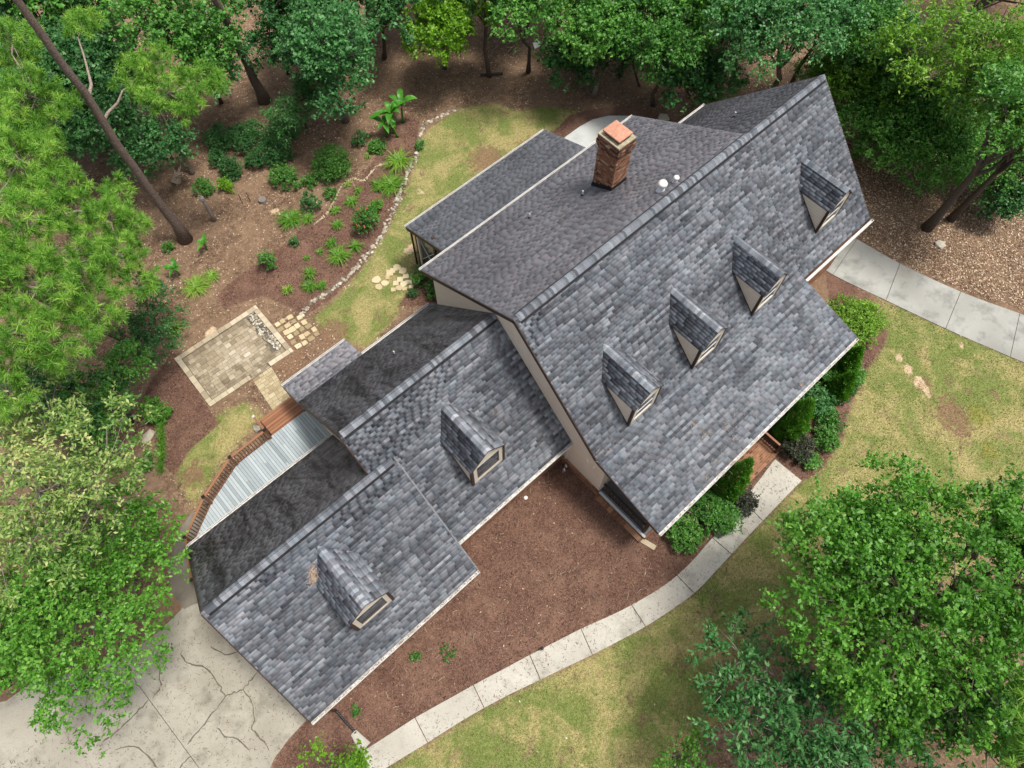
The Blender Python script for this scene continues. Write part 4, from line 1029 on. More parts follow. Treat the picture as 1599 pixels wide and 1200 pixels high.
def tree(name, label, cpx, cz, rpx, sp, dens=55, L=.17, W=.10, base=None, r0=.16, nl=12, seed=0, bark='bark', group=None, rz=None, ntw=0, mean=.5, up=.45, tl=.5, sq=.75, rl=(.32, .5), cat='tree', lpt=9, spread=1.0, lobes=None, low=.2, bend=.02, inner=.72):
    rng = R_(1000 + seed); C = at(cpx[0], cpx[1], cz); depth = (C - CAM) @ FWD; sc = FPX / depth
    R = (rpx[0] / sc * 1.1, rpx[1] / sc * 1.1, rz if rz else .6 * (rpx[0] + rpx[1]) / 2 / sc)
    if base is None: b = np.array([C[0], C[1], 0.])
    else: b = gp(*base)
    b[2] = float(terrain(b[0], b[1]))
    root = empty(name, tuple(b)); tag(root, label, cat, group)
    if lobes is None:
        # the ellipsoid's long axes follow the picture's right and up on the ground
        ang = math.atan2(RIGHT[1], RIGHT[0]); ca, sa = math.cos(ang), math.sin(ang); lb = []
        for (c, r, s_) in lobes_in(rng, np.zeros(3), R, nl, rl, sq): lb.append((C + np.array([c[0] * ca - c[1] * sa, c[0] * sa + c[1] * ca, c[2]]), r, s_))
    else: lb = [(at(x, y, z), r, sq) for (x, y, z, r) in lobes]
    gmin = float(terrain(b[0], b[1])) + .25
    lb = [(np.array([c[0], c[1], max(c[2], gmin + r * s_ * .55)]), r, s_) for c, r, s_ in lb]
    V, F, T, A, Dd, tlv = foliage(rng, lb, dens * DENS, L, W, tl, lpt, up, low, mean, spread, inner=inner)
    V[:, 2] = np.maximum(V[:, 2], gmin - .22)
    woody(rng, b, np.mean([c for c, _, _ in lb], axis=0), lb, r0, bark, root, A, Dd, tlv, ntw, bend=bend)
    ob('crown', mesh_np('crown', V, F, T), LF[sp], root)
    return root
def shrub(label, px, r, h, sp, seed, dens=260, L=.075, W=.045, nl=7, name='shrub', group=None, spread=1.0, mean=.5, up=.5, flowers=0, cat='shrub', tl=.14):
    """px: where the plant's middle shows; r: half width in pixels; h: height in metres"""
    rng = R_(3000 + seed); C = at(px[0], px[1], h * .5 + float(terrain(*at(*px)[:2]))); sc = FPX / ((C - CAM) @ FWD); r = r / sc
    g = float(terrain(C[0], C[1])); root = empty(name, (C[0], C[1], g)); tag(root, label, cat, group); lb = []
    for i in range(nl):
        a = rng.uniform(0, 6.28); k = rng.uniform(.15, .62) * r; zz = g + h * rng.uniform(.3, .68); lb.append((np.array([C[0] + k * math.cos(a), C[1] + k * math.sin(a), zz]), rng.uniform(.36, .52) * r, min(1.2, h / (2 * r) * 1.1)))
    lb.append((np.array([C[0], C[1], g + h * .45]), .72 * r, min(1.3, .5 * h / (.75 * r))))
    V, F, T, A, Dd, tlv = foliage(rng, lb, dens, L, W, tl, 8, up, .5, mean, spread, .1, .75)
    V[:, 2] = np.maximum(V[:, 2], g + .015)
    mb = MB()
    for i in range(5):
        e = lb[i % len(lb)][0]; mb.tube(wobble(rng, (C[0] + rng.normal(0, .04), C[1] + rng.normal(0, .04), g - .05), e, 3, .06), [.025, .02, .014, .006], 5, .5, False)
    mb.build('stem', M['bark'], root)
    ob('foliage', mesh_np('foliage', V, F, T), LF[sp], root)
    if flowers:
        fl_ = MB()
        for i in rng.choice(np.where(A[:, 2] > g + h * .5)[0], flowers):
            p = A[i] + Dd[i] * tlv[i]
            for k in range(5):
                d = unit(rng.normal(size=3)) * .07; e = np.cross(d, [0, 0, 1]) * .5; fl_.add([p, p + d + e, p + d * 1.4, p + d - e], [(0, 1, 2, 3)], rng.uniform(.2, 1))
        fl_.build('flowers', LF['flower'], root)
    return root
def blades(label, px, r, h, sp, seed, n=70, wd=.03, name='grass_clump', cat='plant', group=None, mean=.5, strip=None, spread=.16):
    rng = R_(5000 + seed); C = gp(*px); sc = FPX / ((C - CAM) @ FWD); r = r / sc; root = empty(name, tuple(C)); tag(root, label, cat, group)
    V = []; F = []; T = []
    for i in range(n):
        a = rng.uniform(0, 6.28); k = r * rng.uniform(.55, 1.1); b = C + np.array([rng.normal(0, .12 * r), rng.normal(0, .12 * r), 0])
        if strip is not None: b = b + strip * rng.uniform(-.5, .5)
        b[2] = float(terrain(b[0], b[1])); d = np.array([math.cos(a), math.sin(a), 0]); sd = np.array([-d[1], d[0], 0]); hh = h * rng.uniform(.6, 1.15); o = len(V)
        for j in range(5):
            t = j / 4; p = b + d * k * t ** 1.2 + np.array([0, 0, hh * (1.9 * t - 1.45 * t * t) + .0]); w_ = wd * (.7, 1, .9, .6, .08)[j] * rng.uniform(.8, 1.2)
            V += [p - sd * w_ / 2, p + sd * w_ / 2]
        F += [(o + 2 * j, o + 2 * j + 1, o + 2 * j + 3, o + 2 * j + 2) for j in range(4)]; T += [float(np.clip(rng.normal(mean, spread), 0, 1))] * 4
    ob('foliage', mesh_np('foliage', V, F, T, True), LF[sp], root)
    MB().tube([C - [0, 0, .04], C + [0, 0, .06]], [.06, .03], 7).build('stem', LF[sp], root)
    return root
def banana(label, stems, seed, scale=1.0, group=None):
    rng = R_(7000 + seed); C = gp(*stems[0][0]); root = empty('banana_plant', tuple(C)); tag(root, label, 'plant', group)
    for (px, hgt, nlf) in stems:
        b = gp(*px); top = b + np.array([rng.normal(0, .08), rng.normal(0, .08), hgt * .55]); MB().tube(wobble(rng, b - [0, 0, .05], top, 3, .02), [.08 * scale, .07 * scale, .055 * scale, .03 * scale], 8, .55).build('stem', LF['banana'], root, True)
        for i in range(nlf):
            a = 6.2832 * i / nlf + rng.normal(0, .3); L = hgt * rng.uniform(.42, .68) * (1.25 if hgt < 1.5 else 1); wd = L * rng.uniform(.22, .30); el = rng.uniform(.75, 1.35); d = np.array([math.cos(a), math.sin(a), 0]); sd = np.array([-d[1], d[0], 0]); V = []; F = []
            for j in range(8):
                t = j / 7; s_ = L * t; p = top + d * s_ * math.cos(el) * (1 + .2 * t) + np.array([0, 0, s_ * math.sin(el) - L * .62 * t * t]); w_ = wd * (.12, .55, .9, 1, .98, .85, .55, .05)[j] / 2
                V += [p - sd * w_ + [0, 0, w_ * .45], p, p + sd * w_ + [0, 0, w_ * .45]]
            for j in range(7): F += [(3 * j, 3 * j + 1, 3 * j + 4, 3 * j + 3), (3 * j + 1, 3 * j + 2, 3 * j + 5, 3 * j + 4)]
            tb = rng.normal(.5, .12); ob('leaf', mesh_np('leaf', V, F, np.clip(tb + rng.normal(0, .07, 14), 0, 1), True), LF['banana'], root)
    return root
def arborvitae(label, tip, basepx, seed, wpx=17, group=None):
    rng = R_(8000 + seed); b = gp(*basepx); h = min(np.arange(1, 5, .05), key=lambda z: np.hypot(*(project(b + [0, 0, z]) - np.array(tip)))); r = wpx / (FPX / ((b - CAM) @ FWD))
    root = empty('arborvitae', tuple(b)); tag(root, label, 'conifer', group)
    n = 1900; z = h * (1 - rng.uniform(0, 1, n) ** .62); z = np.clip(z, .06, h); a = rng.uniform(0, 6.283, n)
    prof = r * np.minimum(1, 1.35 * (1 - z / h) ** .8) * (.6 + .4 * np.minimum(1, z / (.15 * h)))
    rad = prof * (.6 + .42 * rng.uniform(0, 1, n)) * (1 + .12 * np.sin(a * 5 + z * 6))
    P = np.stack([b[0] + rad * np.cos(a), b[1] + rad * np.sin(a), b[2] + z], 1); out = np.stack([np.cos(a), np.sin(a), np.zeros(n)], 1)
    P = np.repeat(P, 7, 0); out = np.repeat(out, 7, 0); k = len(P); P += rng.normal(0, .035, P.shape)
    D = unit(out * .5 + np.array([0, 0, 1.0]) + rng.normal(0, .35, P.shape)); Nn = unit(np.cross(D, out) + rng.normal(0, .4, P.shape))
    L = rng.uniform(.07, .15, k); V, F = leaf_quads(P, D, Nn, L, L * .4); T = np.clip(np.repeat(rng.normal(.45, .16, n), 7) + rng.normal(0, .1, k), 0, 1)
    V[:, 2] = np.maximum(V[:, 2], b[2] + .01)
    ob('foliage', mesh_np('foliage', V, F, T), LF['bright'], root); MB().tube([b - [0, 0, .08], b + [0, 0, h * .8]], [.05, .015], 6).build('trunk', M['bark'], root)
    return root
def pine_tufts(rng, centres, root, Ln=.29, per=80, mean=.5):
    n = len(centres); ax = unit(rng.normal(0, .55, (n, 3)) + np.array([0, 0, .9])); sh = rng.uniform(.12, .30, n)
    s = rng.uniform(0, 1, (n, per)); P = np.asarray(centres)[:, None] + ax[:, None] * (s * sh[:, None])[..., None]
    D = unit(unit(rng.normal(size=(n, per, 3))) * 1.0 + ax[:, None] * rng.uniform(.1, 1.0, (n, per, 1))); Nn = unit(rng.normal(size=D.shape)); sd = unit(np.cross(D, Nn)); L = (Ln * rng.uniform(.7, 1.15, (n, per)))[..., None]
    tip = P + D * L - np.array([0, 0, .10]) * L; w_ = .0095
    V = np.stack([P - sd * w_, P + sd * w_, tip + sd * w_ * .4, tip - sd * w_ * .4], 2).reshape(-1, 3); F = np.arange(n * per * 4).reshape(-1, 4)
    T = np.clip(mean + np.repeat(rng.normal(0, .2, n), per) + rng.normal(0, .16, n * per), 0, 1)
    return ob('crown', mesh_np('crown', V, F, T), LF['needle'], root)
def pine(label, basepx, height, lean, clumps, seed, r0=.3, tufts=30, name='pine_tree', mean=.5, flare=True, group=None):
    """clumps: (px, py, z, radius metres, squash)"""
    rng = R_(9000 + seed); b = gp(*basepx); root = empty(name, tuple(b)); tag(root, label, 'tree', group)
    top = b + np.array([lean[0], lean[1], height]); mb = MB(); pts = wobble(rng, b - [0, 0, .15], top, 14, .0016)
    rr = [r0 * (1.75 if i == 0 else 1.12 if i == 1 else 1 - .55 * i / 14) for i in range(15)]
    mb.tube(pts, rr, 14, .5); cs = []
    prev = []
    for (x, y, z, r, sq) in clumps:
        c = at(x, y, z); za = np.clip(z - .25 * np.hypot(c[0] - b[0], c[1] - b[1]), 3, height - .5); t = za / height; a = b + (top - b) * t
        near = min(prev, key=lambda q: np.linalg.norm(q - c)) if prev else None
        if near is not None and np.linalg.norm(near - c) < .75 * np.linalg.norm(a - c): a = near; mid = wobble(rng, a, c, 5, .04); mb.tube(mid, [.045, .04, .035, .03, .024, .016], 6, .7, False)
        else: mid = wobble(rng, a, c, 5, .03); mb.tube(mid, [.085, .07, .055, .042, .03, .018], 7, .8, False)
        prev.append(c)
        k = int(tufts * 1.75 * r * r); d = unit(rng.normal(size=(k, 3))) * (rng.uniform(.25, 1, (k, 1)) ** .45); p = c + d * r * np.array([1, 1, sq]); cs.append(p)
        for q in p[::3]: mb.tube([c - [0, 0, .12], (q + c) / 2 - [0, 0, .12], q], [.016, .012, .006], 4, .5, False)
    mb.build('trunk', M['bark_pine'], root, True)
    if cs: pine_tufts(rng, np.vstack(cs), root, mean=mean)
    return root

# ------------------------------------------------------------------ trees
BACK = 'trees behind the back yard'
pine('tall pine with bare trunk leaning beside the flower bed, one green branch', (290, 375), 20, (-.3, .6), [(215, 120, 9.0, 1.1, .5), (262, 145, 9.2, 1.2, .5), (315, 125, 9.0, 1.0, .5), (290, 165, 8.7, .9, .45), (240, 95, 9.6, .9, .5), (340, 135, 8.8, .5, .5), (130, 40, 10.5, .9, .5)], 1, .24, 24)
pine('bushy long-needled pine filling the left edge of the picture', (225, 545), 12.5, (-3.2, .6),
     [(20, 70, 10, 1.3, .6), (40, 150, 10.2, 1.5, .6), (95, 165, 9.8, .9, .6), (30, 250, 10.6, 1.6, .6), (85, 290, 10.2, 1.3, .6), (120, 330, 9.8, 1.2, .6), (40, 350, 10.8, 1.5, .6), (170, 340, 9.2, 1.0, .6), (190, 400, 8.8, 1.1, .6), (120, 410, 9.8, 1.4, .6), (60, 450, 10.4, 1.6, .6), (150, 480, 9.0, 1.2, .6), (205, 360, 8.6, .8, .6), (20, 520, 10.2, 1.4, .6), (95, 530, 9.4, 1.3, .6), (215, 440, 8.2, .8, .6), (-20, 420, 11, 1.5, .6), (-30, 200, 11, 1.5, .6), (10, 610, 9, 1.0, .6), (185, 300, 8.8, .7, .6), (60, 220, 9.4, 1.0, .6)], 2, .22, 26)
pine('second bare pine trunk rising out of the dark shrubs at the top', (413, 157), 16, tuple((at(337, 0, 8) - gp(413, 157))[:2] * 2), [], 3, .26)
pine('pale slim trunk beside the broken stump in the left woods', (300, 271), 4.4, (.2, .2), [], 4, .13, name='slim_trunk')
pine('short pale trunk half hidden under the pine branch in the woods', (240, 245), 3.2, (.1, .1), [], 5, .12, name='slim_trunk')
pine('small pine at the bottom right corner of the picture', (1570, 1150), 9, (2.2, -.8), [(1625, 1090, 8, .8, .6), (1615, 1140, 8, .7, .6), (1600, 1200, 8, .8, .6), (1640, 1180, 8.3, 1, .6), (1620, 1060, 8, .5, .6)], 6, .16, 26)
# broken mossy post-like stump
st = empty('snag', tuple(gp(335, 345))); tag(st, 'short broken grey snag standing near the big pine trunk', 'stump'); b_ = gp(335, 345)
MB().tube([b_ - [0, 0, .1], b_ + [0, 0, .6], b_ + [.02, .03, 1.2], b_ + [.0, .02, 1.75]], [.13, .10, .09, .085], 9, .6).build('trunk', M['bark_pale'], st, True)
MB().tube([b_ + [0, 0.02, 1.75], b_ + [.02, .02, 1.9], b_ + [.05, .02, 2.0]], [.15, .13, .05], 8, .95).build('broken_top', M['bark_pale'], st)
# trees at the left
tree('broadleaf_tree', 'pale yellow-leaved oak with white twigs at the lower left edge', (70, 760), 7, (150, 215), 'pale', 48, .17, .07, (225, 850), .2, 16, 11, 'bark_pale', ntw=260, mean=.55, rl=(.24, .38), tl=.4, spread=1.2)
tree('broadleaf_tree', 'bright green tree overhanging the driveway at the lower left', (143, 935), 4.2, (128, 180), 'bright', 72, .145, .085, (235, 960), .17, 20, 12, rz=2.1, rl=(.24, .36), mean=.5, tl=.4)
tree('broadleaf_tree', 'small round mid-green tree left of the mulch by the patio', (175, 630), 3.0, (68, 95), 'mid', 110, .11, .07, (205, 660), .1, 12, 13, rl=(.26, .4), tl=.28, mean=.6)
tree('broadleaf_tree', 'dark green tree under the bushy pine beside the patio', (240, 510), 1.9, (38, 90), 'dark', 120, .11, .06, (250, 530), .09, 10, 14, rl=(.4, .6), tl=.28)
tree('broadleaf_tree', 'dark tree filling the gap behind the pale oak', (90, 620), 3.2, (110, 70), 'dark', 70, .15, .09, (150, 640), .1, 9, 15)
tree('broadleaf_tree', 'deep green understory tree behind the big pine trunk, far left', (130, 150), 4.2, (110, 120), 'dark', 45, .2, .12, (180, 190), .13, 12, 16)
tree('broadleaf_tree', 'yellow-green tree behind the pine branch at the top left', (290, 50), 6.2, (110, 65), 'mid', 55, .19, .13, (340, 130), .14, 14, 17, mean=.55)
tree('broadleaf_tree', 'dark leafy tree just below the pine branch', (215, 210), 3.0, (85, 60), 'blue', 60, .18, .11, (230, 240), .1, 9, 18, mean=.4)
tree('broadleaf_tree', 'dark leafy tree right of the pine branch', (318, 100), 4.5, (50, 55), 'blue', 60, .18, .11, (345, 160), .11, 9, 19, mean=.55)
tree('broadleaf_tree', 'very dark tree at the top left corner behind the pines', (60, 20), 5, (120, 80), 'dark', 40, .22, .14, None, .14, 9, 20)
tree('broadleaf_tree', 'dark shrubby tree at the foot of the second pine trunk', (432, 55), 4.0, (50, 75), 'dark', 55, .18, .11, (450, 115), .1, 9, 21)
tree('broadleaf_tree', 'dark green sweetgum with pale trunk base left of the back yard', (522, 85), 5.4, (58, 100), 'blue', 75, .17, .13, (540, 190), .17, 16, 22, 'bark_pale', rz=3.6, rl=(.34, .5), mean=.5, group=BACK)
tree('broadleaf_tree', 'feathery dark green small tree left of the sweetgum', (468, 155), 2.6, (48, 58), 'dark', 100, .16, .05, (478, 200), .07, 10, 23, mean=.6)
tree('broadleaf_tree', 'shadowy tree behind the sweetgum at the top', (470, 10), 6, (70, 60), 'dark', 45, .2, .13, (490, 90), .14, 9, 24, group=BACK)
tree('broadleaf_tree', 'shadowy tree between sweetgum and lime-green tree', (612, 15), 5, (50, 60), 'dark', 45, .2, .13, (600, 90), .14, 9, 25, group=BACK)
tree('broadleaf_tree', 'lime-green tree with leaning dark trunk behind the back yard', (712, 42), 4.2, (74, 62), 'lime', 85, .17, .12, (694, 108), .12, 16, 26, rl=(.25, .4), mean=.55, group=BACK, bend=.04)
tree('broadleaf_tree', 'thin-trunked green tree just right of the lime-green tree', (808, 5), 6, (60, 60), 'mid', 55, .18, .12, (825, 112), .13, 11, 27, group=BACK)
tree('broadleaf_tree', 'full mid-green tree behind the chimney with pale trunk', (925, 30), 5.2, (72, 66), 'mid', 75, .17, .12, (926, 150), .14, 17, 28, 'bark_pale', rl=(.26, .4), mean=.65, group=BACK)
tree('broadleaf_tree', 'dark low tree under the full tree behind the chimney', (905, 95), 2.6, (55, 40), 'dark', 70, .17, .11, (905, 122), .08, 9, 29, group=BACK)
tree('broadleaf_tree', 'dark tree with slim trunk right of the chimney at the back', (1045, 60), 4.8, (68, 75), 'mid', 60, .17, .11, (1020, 165), .12, 14, 30, mean=.35, group=BACK)
tree('broadleaf_tree', 'large blue-green tree rising behind the far ridge of the roof', (1215, 45), 6.4, (112, 95), 'blue', 70, .16, .10, (1205, 160), .2, 22, 31, rl=(.22, .36), mean=.6, group=BACK)
tree('broadleaf_tree', 'light green treetop at the top centre right', (1130, 0), 6.5, (60, 45), 'bright', 60, .17, .11, (1110, 120), .14, 10, 32, mean=.35, group=BACK)
tree('broadleaf_tree', 'dark tree low behind the roof, left of the blue-green tree', (1105, 120), 2.6, (60, 40), 'dark', 70, .17, .11, None, .08, 9, 33, group=BACK)
tree('broadleaf_tree', 'mid-green tree at the top right beside the far gable', (1370, 75), 5.0, (78, 90), 'mid', 65, .17, .09, (1370, 160), .14, 18, 34, rl=(.22, .38), mean=.35, group=BACK)
tree('broadleaf_tree', 'tall yellow-leaved tree in the top right corner', (1500, 85), 7.0, (125, 105), 'yellow', 55, .2, .08, (1500, 190), .2, 24, 35, rl=(.16, .30), mean=.42, tl=.6, group=BACK)
tree('broadleaf_tree', 'dense dark evergreen mass right of the far roof end', (1370, 195), 2.1, (75, 55), 'mid', 110, .15, .08, None, .09, 14, 36, rl=(.3, .46), mean=.38, cat='tree', group=BACK)
tree('broadleaf_tree', 'tall tree with thick dark trunk in the leaf litter, right side', (1590, 190), 8.0, (95, 85), 'mid', 70, .17, .09, (1447, 357), .26, 18, 37, rl=(.24, .38), mean=.55, group=BACK, bend=.006)
tree('broadleaf_tree', 'slimmer dark trunk just behind the thick one, right side', (1625, 195), 8.0, (60, 80), 'yellow', 60, .17, .09, (1484, 343), .19, 12, 38, mean=.4, group=BACK, bend=.006)
tree('broadleaf_tree', 'glossy green low tree left of the thick dark trunk', (1478, 228), 2.6, (75, 72), 'mid', 95, .16, .08, (1490, 262), .1, 18, 46, rl=(.24, .38), mean=.55, group=BACK)
tree('broadleaf_tree', 'green understory tree at the corner of the leaf litter clearing', (1405, 215), 2.2, (62, 50), 'mid', 100, .15, .08, None, .08, 14, 47, rl=(.28, .42), mean=.5, group=BACK)
tree('broadleaf_tree', 'yellow-green understory tree above the far roof end', (1345, 130), 3.0, (60, 62), 'yellow', 85, .16, .08, None, .09, 14, 48, rl=(.26, .42), mean=.2, group=BACK)
tree('broadleaf_tree', 'deep green bush-like tree at the right edge above the walkway', (1580, 300), 1.6, (45, 40), 'dark', 90, .15, .09, None, .08, 9, 39)
tree('broadleaf_tree', 'dark green tree behind the yellow one, top right', (1440, 165), 3.0, (80, 60), 'mid', 70, .17, .1, None, .1, 12, 40, mean=.35, group=BACK)
tree('broadleaf_tree', 'dark background tree at the very top behind the chimney', (990, -20), 6, (90, 50), 'dark', 40, .22, .14, None, .14, 10, 41, group=BACK)
tree('broadleaf_tree', 'dark background tree at the very top behind the lime-green one', (760, -20), 6, (100, 40), 'dark', 40, .22, .14, None, .14, 9, 42, group=BACK)
tree('broadleaf_tree', 'dark background tree at the very top, left of the yellow-leaved corner tree', (1300, -15), 7, (90, 50), 'mid', 45, .2, .13, None, .14, 9, 43, mean=.4, group=BACK)
tree('broadleaf_tree', 'bright green low tree at the left edge above the driveway', (15, 1010), 3.4, (70, 85), 'bright', 62, .145, .085, (60, 1010), .1, 14, 58, mean=.45)
tree('broadleaf_tree', 'green understory tree at the right edge above the walkway clearing', (1585, 255), 2.4, (60, 55), 'mid', 90, .16, .09, None, .09, 12, 59, mean=.5, group=BACK)
# right foreground
tree('broadleaf_tree', 'big bright green tree filling the lower right corner', (1440, 935), 7.0, (235, 200), 'bright', 56, .15, .10, (1330, 990), .24, 60, 51, rl=(.14, .25), rz=2.6, mean=.42, tl=.5, ntw=160, low=.15)
tree('broadleaf_tree', 'bright green treetop at the right edge behind the big one', (1575, 815), 7.4, (75, 80), 'bright', 62, .145, .095, (1500, 870), .14, 14, 52, rl=(.25, .4), mean=.38)
tree('broadleaf_tree', 'dark glossy-leaved tree with open branches at the bottom right', (1240, 1110), 5.0, (150, 120), 'gloss', 52, .19, .085, (1150, 1100), .13, 18, 53, 'bark_pale', ntw=160, mean=.55, tl=.45, up=.4,
     lobes=[(1140, 1010, 5, .8), (1180, 990, 5, .55), (1110, 1040, 5, .7), (1150, 1080, 5.2, .9), (1200, 1040, 4.8, .4), (1230, 1060, 5.2, .9), (1250, 1120, 5.6, 1.2), (1300, 1090, 5.6, 1.1), (1350, 1130, 5.6, 1.2), (1200, 1150, 5.4, 1.2), (1290, 1170, 5.6, 1.2), (1390, 1190, 5.4, 1.1), (1140, 1150, 5, .9), (1230, 1210, 5.4, 1.1), (1340, 1220, 5.4, 1.1), (1170, 1210, 5, .9)], sq=.6)
tree('broadleaf_tree', 'light green small treetop at the bottom edge below the lawn', (1075, 1185), 3.5, (38, 35), 'bright', 90, .11, .08, (1060, 1190), .07, 8, 54, mean=.3)
tree('broadleaf_tree', 'bright green treetop peeking in at the bottom edge by the walkway', (545, 1200), 2.4, (75, 20), 'lime', 80, .12, .08, (560, 1215), .08, 12, 55, mean=.4, rz=.5, rl=(.5, .9))

tree('broadleaf_tree', 'dark green lower tree under the big bright one at the right edge', (1500, 1120), 4.2, (110, 90), 'mid', 60, .16, .10, (1480, 1120), .14, 16, 56, mean=.45)
tree('broadleaf_tree', 'bright lower limb of foliage right of the glossy dark tree', (1390, 1110), 5.2, (60, 70), 'bright', 60, .15, .10, (1400, 1080), .1, 10, 57, mean=.35)
# fillers of the woods beyond: each reuses the crown and trunk of a tree already built
def copy_tree(src, label, basepx, sc, rot, group=BACK):
    b = gp(*basepx); o = bpy.data.objects.new(src.name.split('.')[0], None); COL.objects.link(o); tag(o, label, 'tree', group); o.empty_display_size = .2
    Mx = Matrix.Translation(b) @ Matrix.Rotation(rot, 4, 'Z') @ Matrix.Scale(sc, 4); o.matrix_world = Mx
    sb_ = Matrix.Translation(src.location)
    for ch in src.children:
        c = ch.copy(); COL.objects.link(c); c.parent = o; c.matrix_parent_inverse = sb_.inverted(); c.matrix_basis = Matrix.Identity(4)
    return o
ALLT = {o['label']: o for o in bpy.data.objects if o.type == 'EMPTY' and o.get('category') == 'tree'}
pick = lambda k: next(o for l_, o in ALLT.items() if k in l_)
for i, (k, px, sc, lab) in enumerate([('dark green sweetgum', (575, 70), .9, 'dark tree in the shade behind the sweetgum, near its right'), ('full mid-green', (655, 40), .9, 'dim tree far behind the lime-green one, at its left'), ('dark tree with slim trunk', (770, 55), .9, 'tree behind the stick pile at the top'),
     ('large blue-green', (875, 40), .8, 'tall tree far behind the chimney at the top edge'), ('full mid-green', (985, 80), .9, 'mid-green tree in the row behind, right of the chimney'), ('dark green sweetgum', (1075, 95), .85, 'dark tree in the row behind the far roof ridge'), ('full mid-green', (1150, 70), 1.0, 'tree between the dark one and the blue-green tree at the top'),
     ('large blue-green', (1290, 120), .8, 'blue-green tree just right of the far gable peak'), ('tall yellow-leaved', (1420, 80), .9, 'yellow-green tree at the top edge left of the corner'), ('tall yellow-leaved', (1570, 120), .9, 'yellow-green tree at the right edge below the corner'), ('yellow-green tree behind the pine', (200, 60), 1.1, 'green tree crossing behind the leaning pine trunk at the top'), ('deep green understory', (60, 230), 1.0, 'dark tree under the bushy pine at the left edge'), ('dark shrubby tree at the foot', (490, 110), 1.0, 'dark tree between the second pine and the sweetgum'), ('dark low tree under', (1000, 135), 1.0, 'low dark tree behind the concrete pad'), ('dark low tree under', (1075, 150), 1.1, 'low dark tree behind the far roof valley'), ('dark low tree under', (885, 100), .9, 'low dark tree under the canopy left of the chimney line'), ('dark low tree under', (1140, 138), 1.0, 'low dark tree at the foot of the blue-green tree'), ('dark low tree under', (735, 50), 1.0, 'low dark tree behind the lime-green tree, near the white panel'), ('glossy green low tree', (1310, 150), .9, 'green low tree tucked behind the far gable end'), ('full mid-green', (840, 20), 1.0, 'mid-green tree far back between the thin trunks')]):
    copy_tree(pick(k), lab, px, sc, 1.3 + i * 1.7)

# ------------------------------------------------------------------ shrubs and garden plants
FS = 'foundation shrubs along the porch'
shrub('wide lime-green spreading shrub at the porch corner by the side walk', (1335, 505), 46, 1.1, 'yellow', 1, 330, .085, .05, 12, mean=.75, group=FS)
arborvitae('tallest pointed arborvitae at the far porch corner', (1343, 540), (1306, 585), 1, 19); arborvitae('pointed arborvitae second from the far porch corner', (1328, 576), (1300, 618), 2, 17)
arborvitae('pointed arborvitae on the far side of the brick landing', (1266, 622), (1222, 675), 3, 24); arborvitae('pointed arborvitae on the near side of the brick landing', (1175, 720), (1128, 768), 4, 22)
for i, (lab, px, r, h, sp, mean) in enumerate([
    ('bluish green loose shrub between two arborvitae by the porch', (1276, 626), 24, 1.3, 'blue', .6), ('dark green round shrub below the second arborvitae', (1318, 612), 17, .8, 'dark', .5),
    ('small green shrub at the bed edge beside the lawn', (1298, 655), 16, .7, 'mid', .4), ('glossy green round shrub at the bed edge next to the dark one', (1288, 682), 18, .9, 'mid', .55),
    ('dark purple-green round shrub by the far handrail', (1248, 700), 23, 1.1, 'purple', .6), ('low bright green shrub in front of the dark round one', (1264, 719), 15, .5, 'mid', .6),
    ('dark purple-brown round shrub beside the near end of the landing', (1160, 782), 19, .9, 'purple', .45), ('large dark green shrub in front of the porch, left of the landing', (1116, 804), 32, 1.2, 'mid', .4),
    ('green shrub under the near porch roof corner', (1070, 832), 27, 1.1, 'mid', .6), ('green filler shrub between the two far arborvitae and the lawn', (1332, 580), 18, .9, 'mid', .6), ('bright green filler shrub at the foot of the landing arborvitae', (1244, 668), 16, .8, 'bright', .4), ('green filler shrub under the eave beside the loose bluish one', (1296, 592), 20, 1.1, 'mid', .5)]):
    shrub(lab, px, r * 1.22, h, sp, 20 + i, 430, .08, .05, 11, mean=mean, group=FS)
GB = 'shrubs in the back garden'
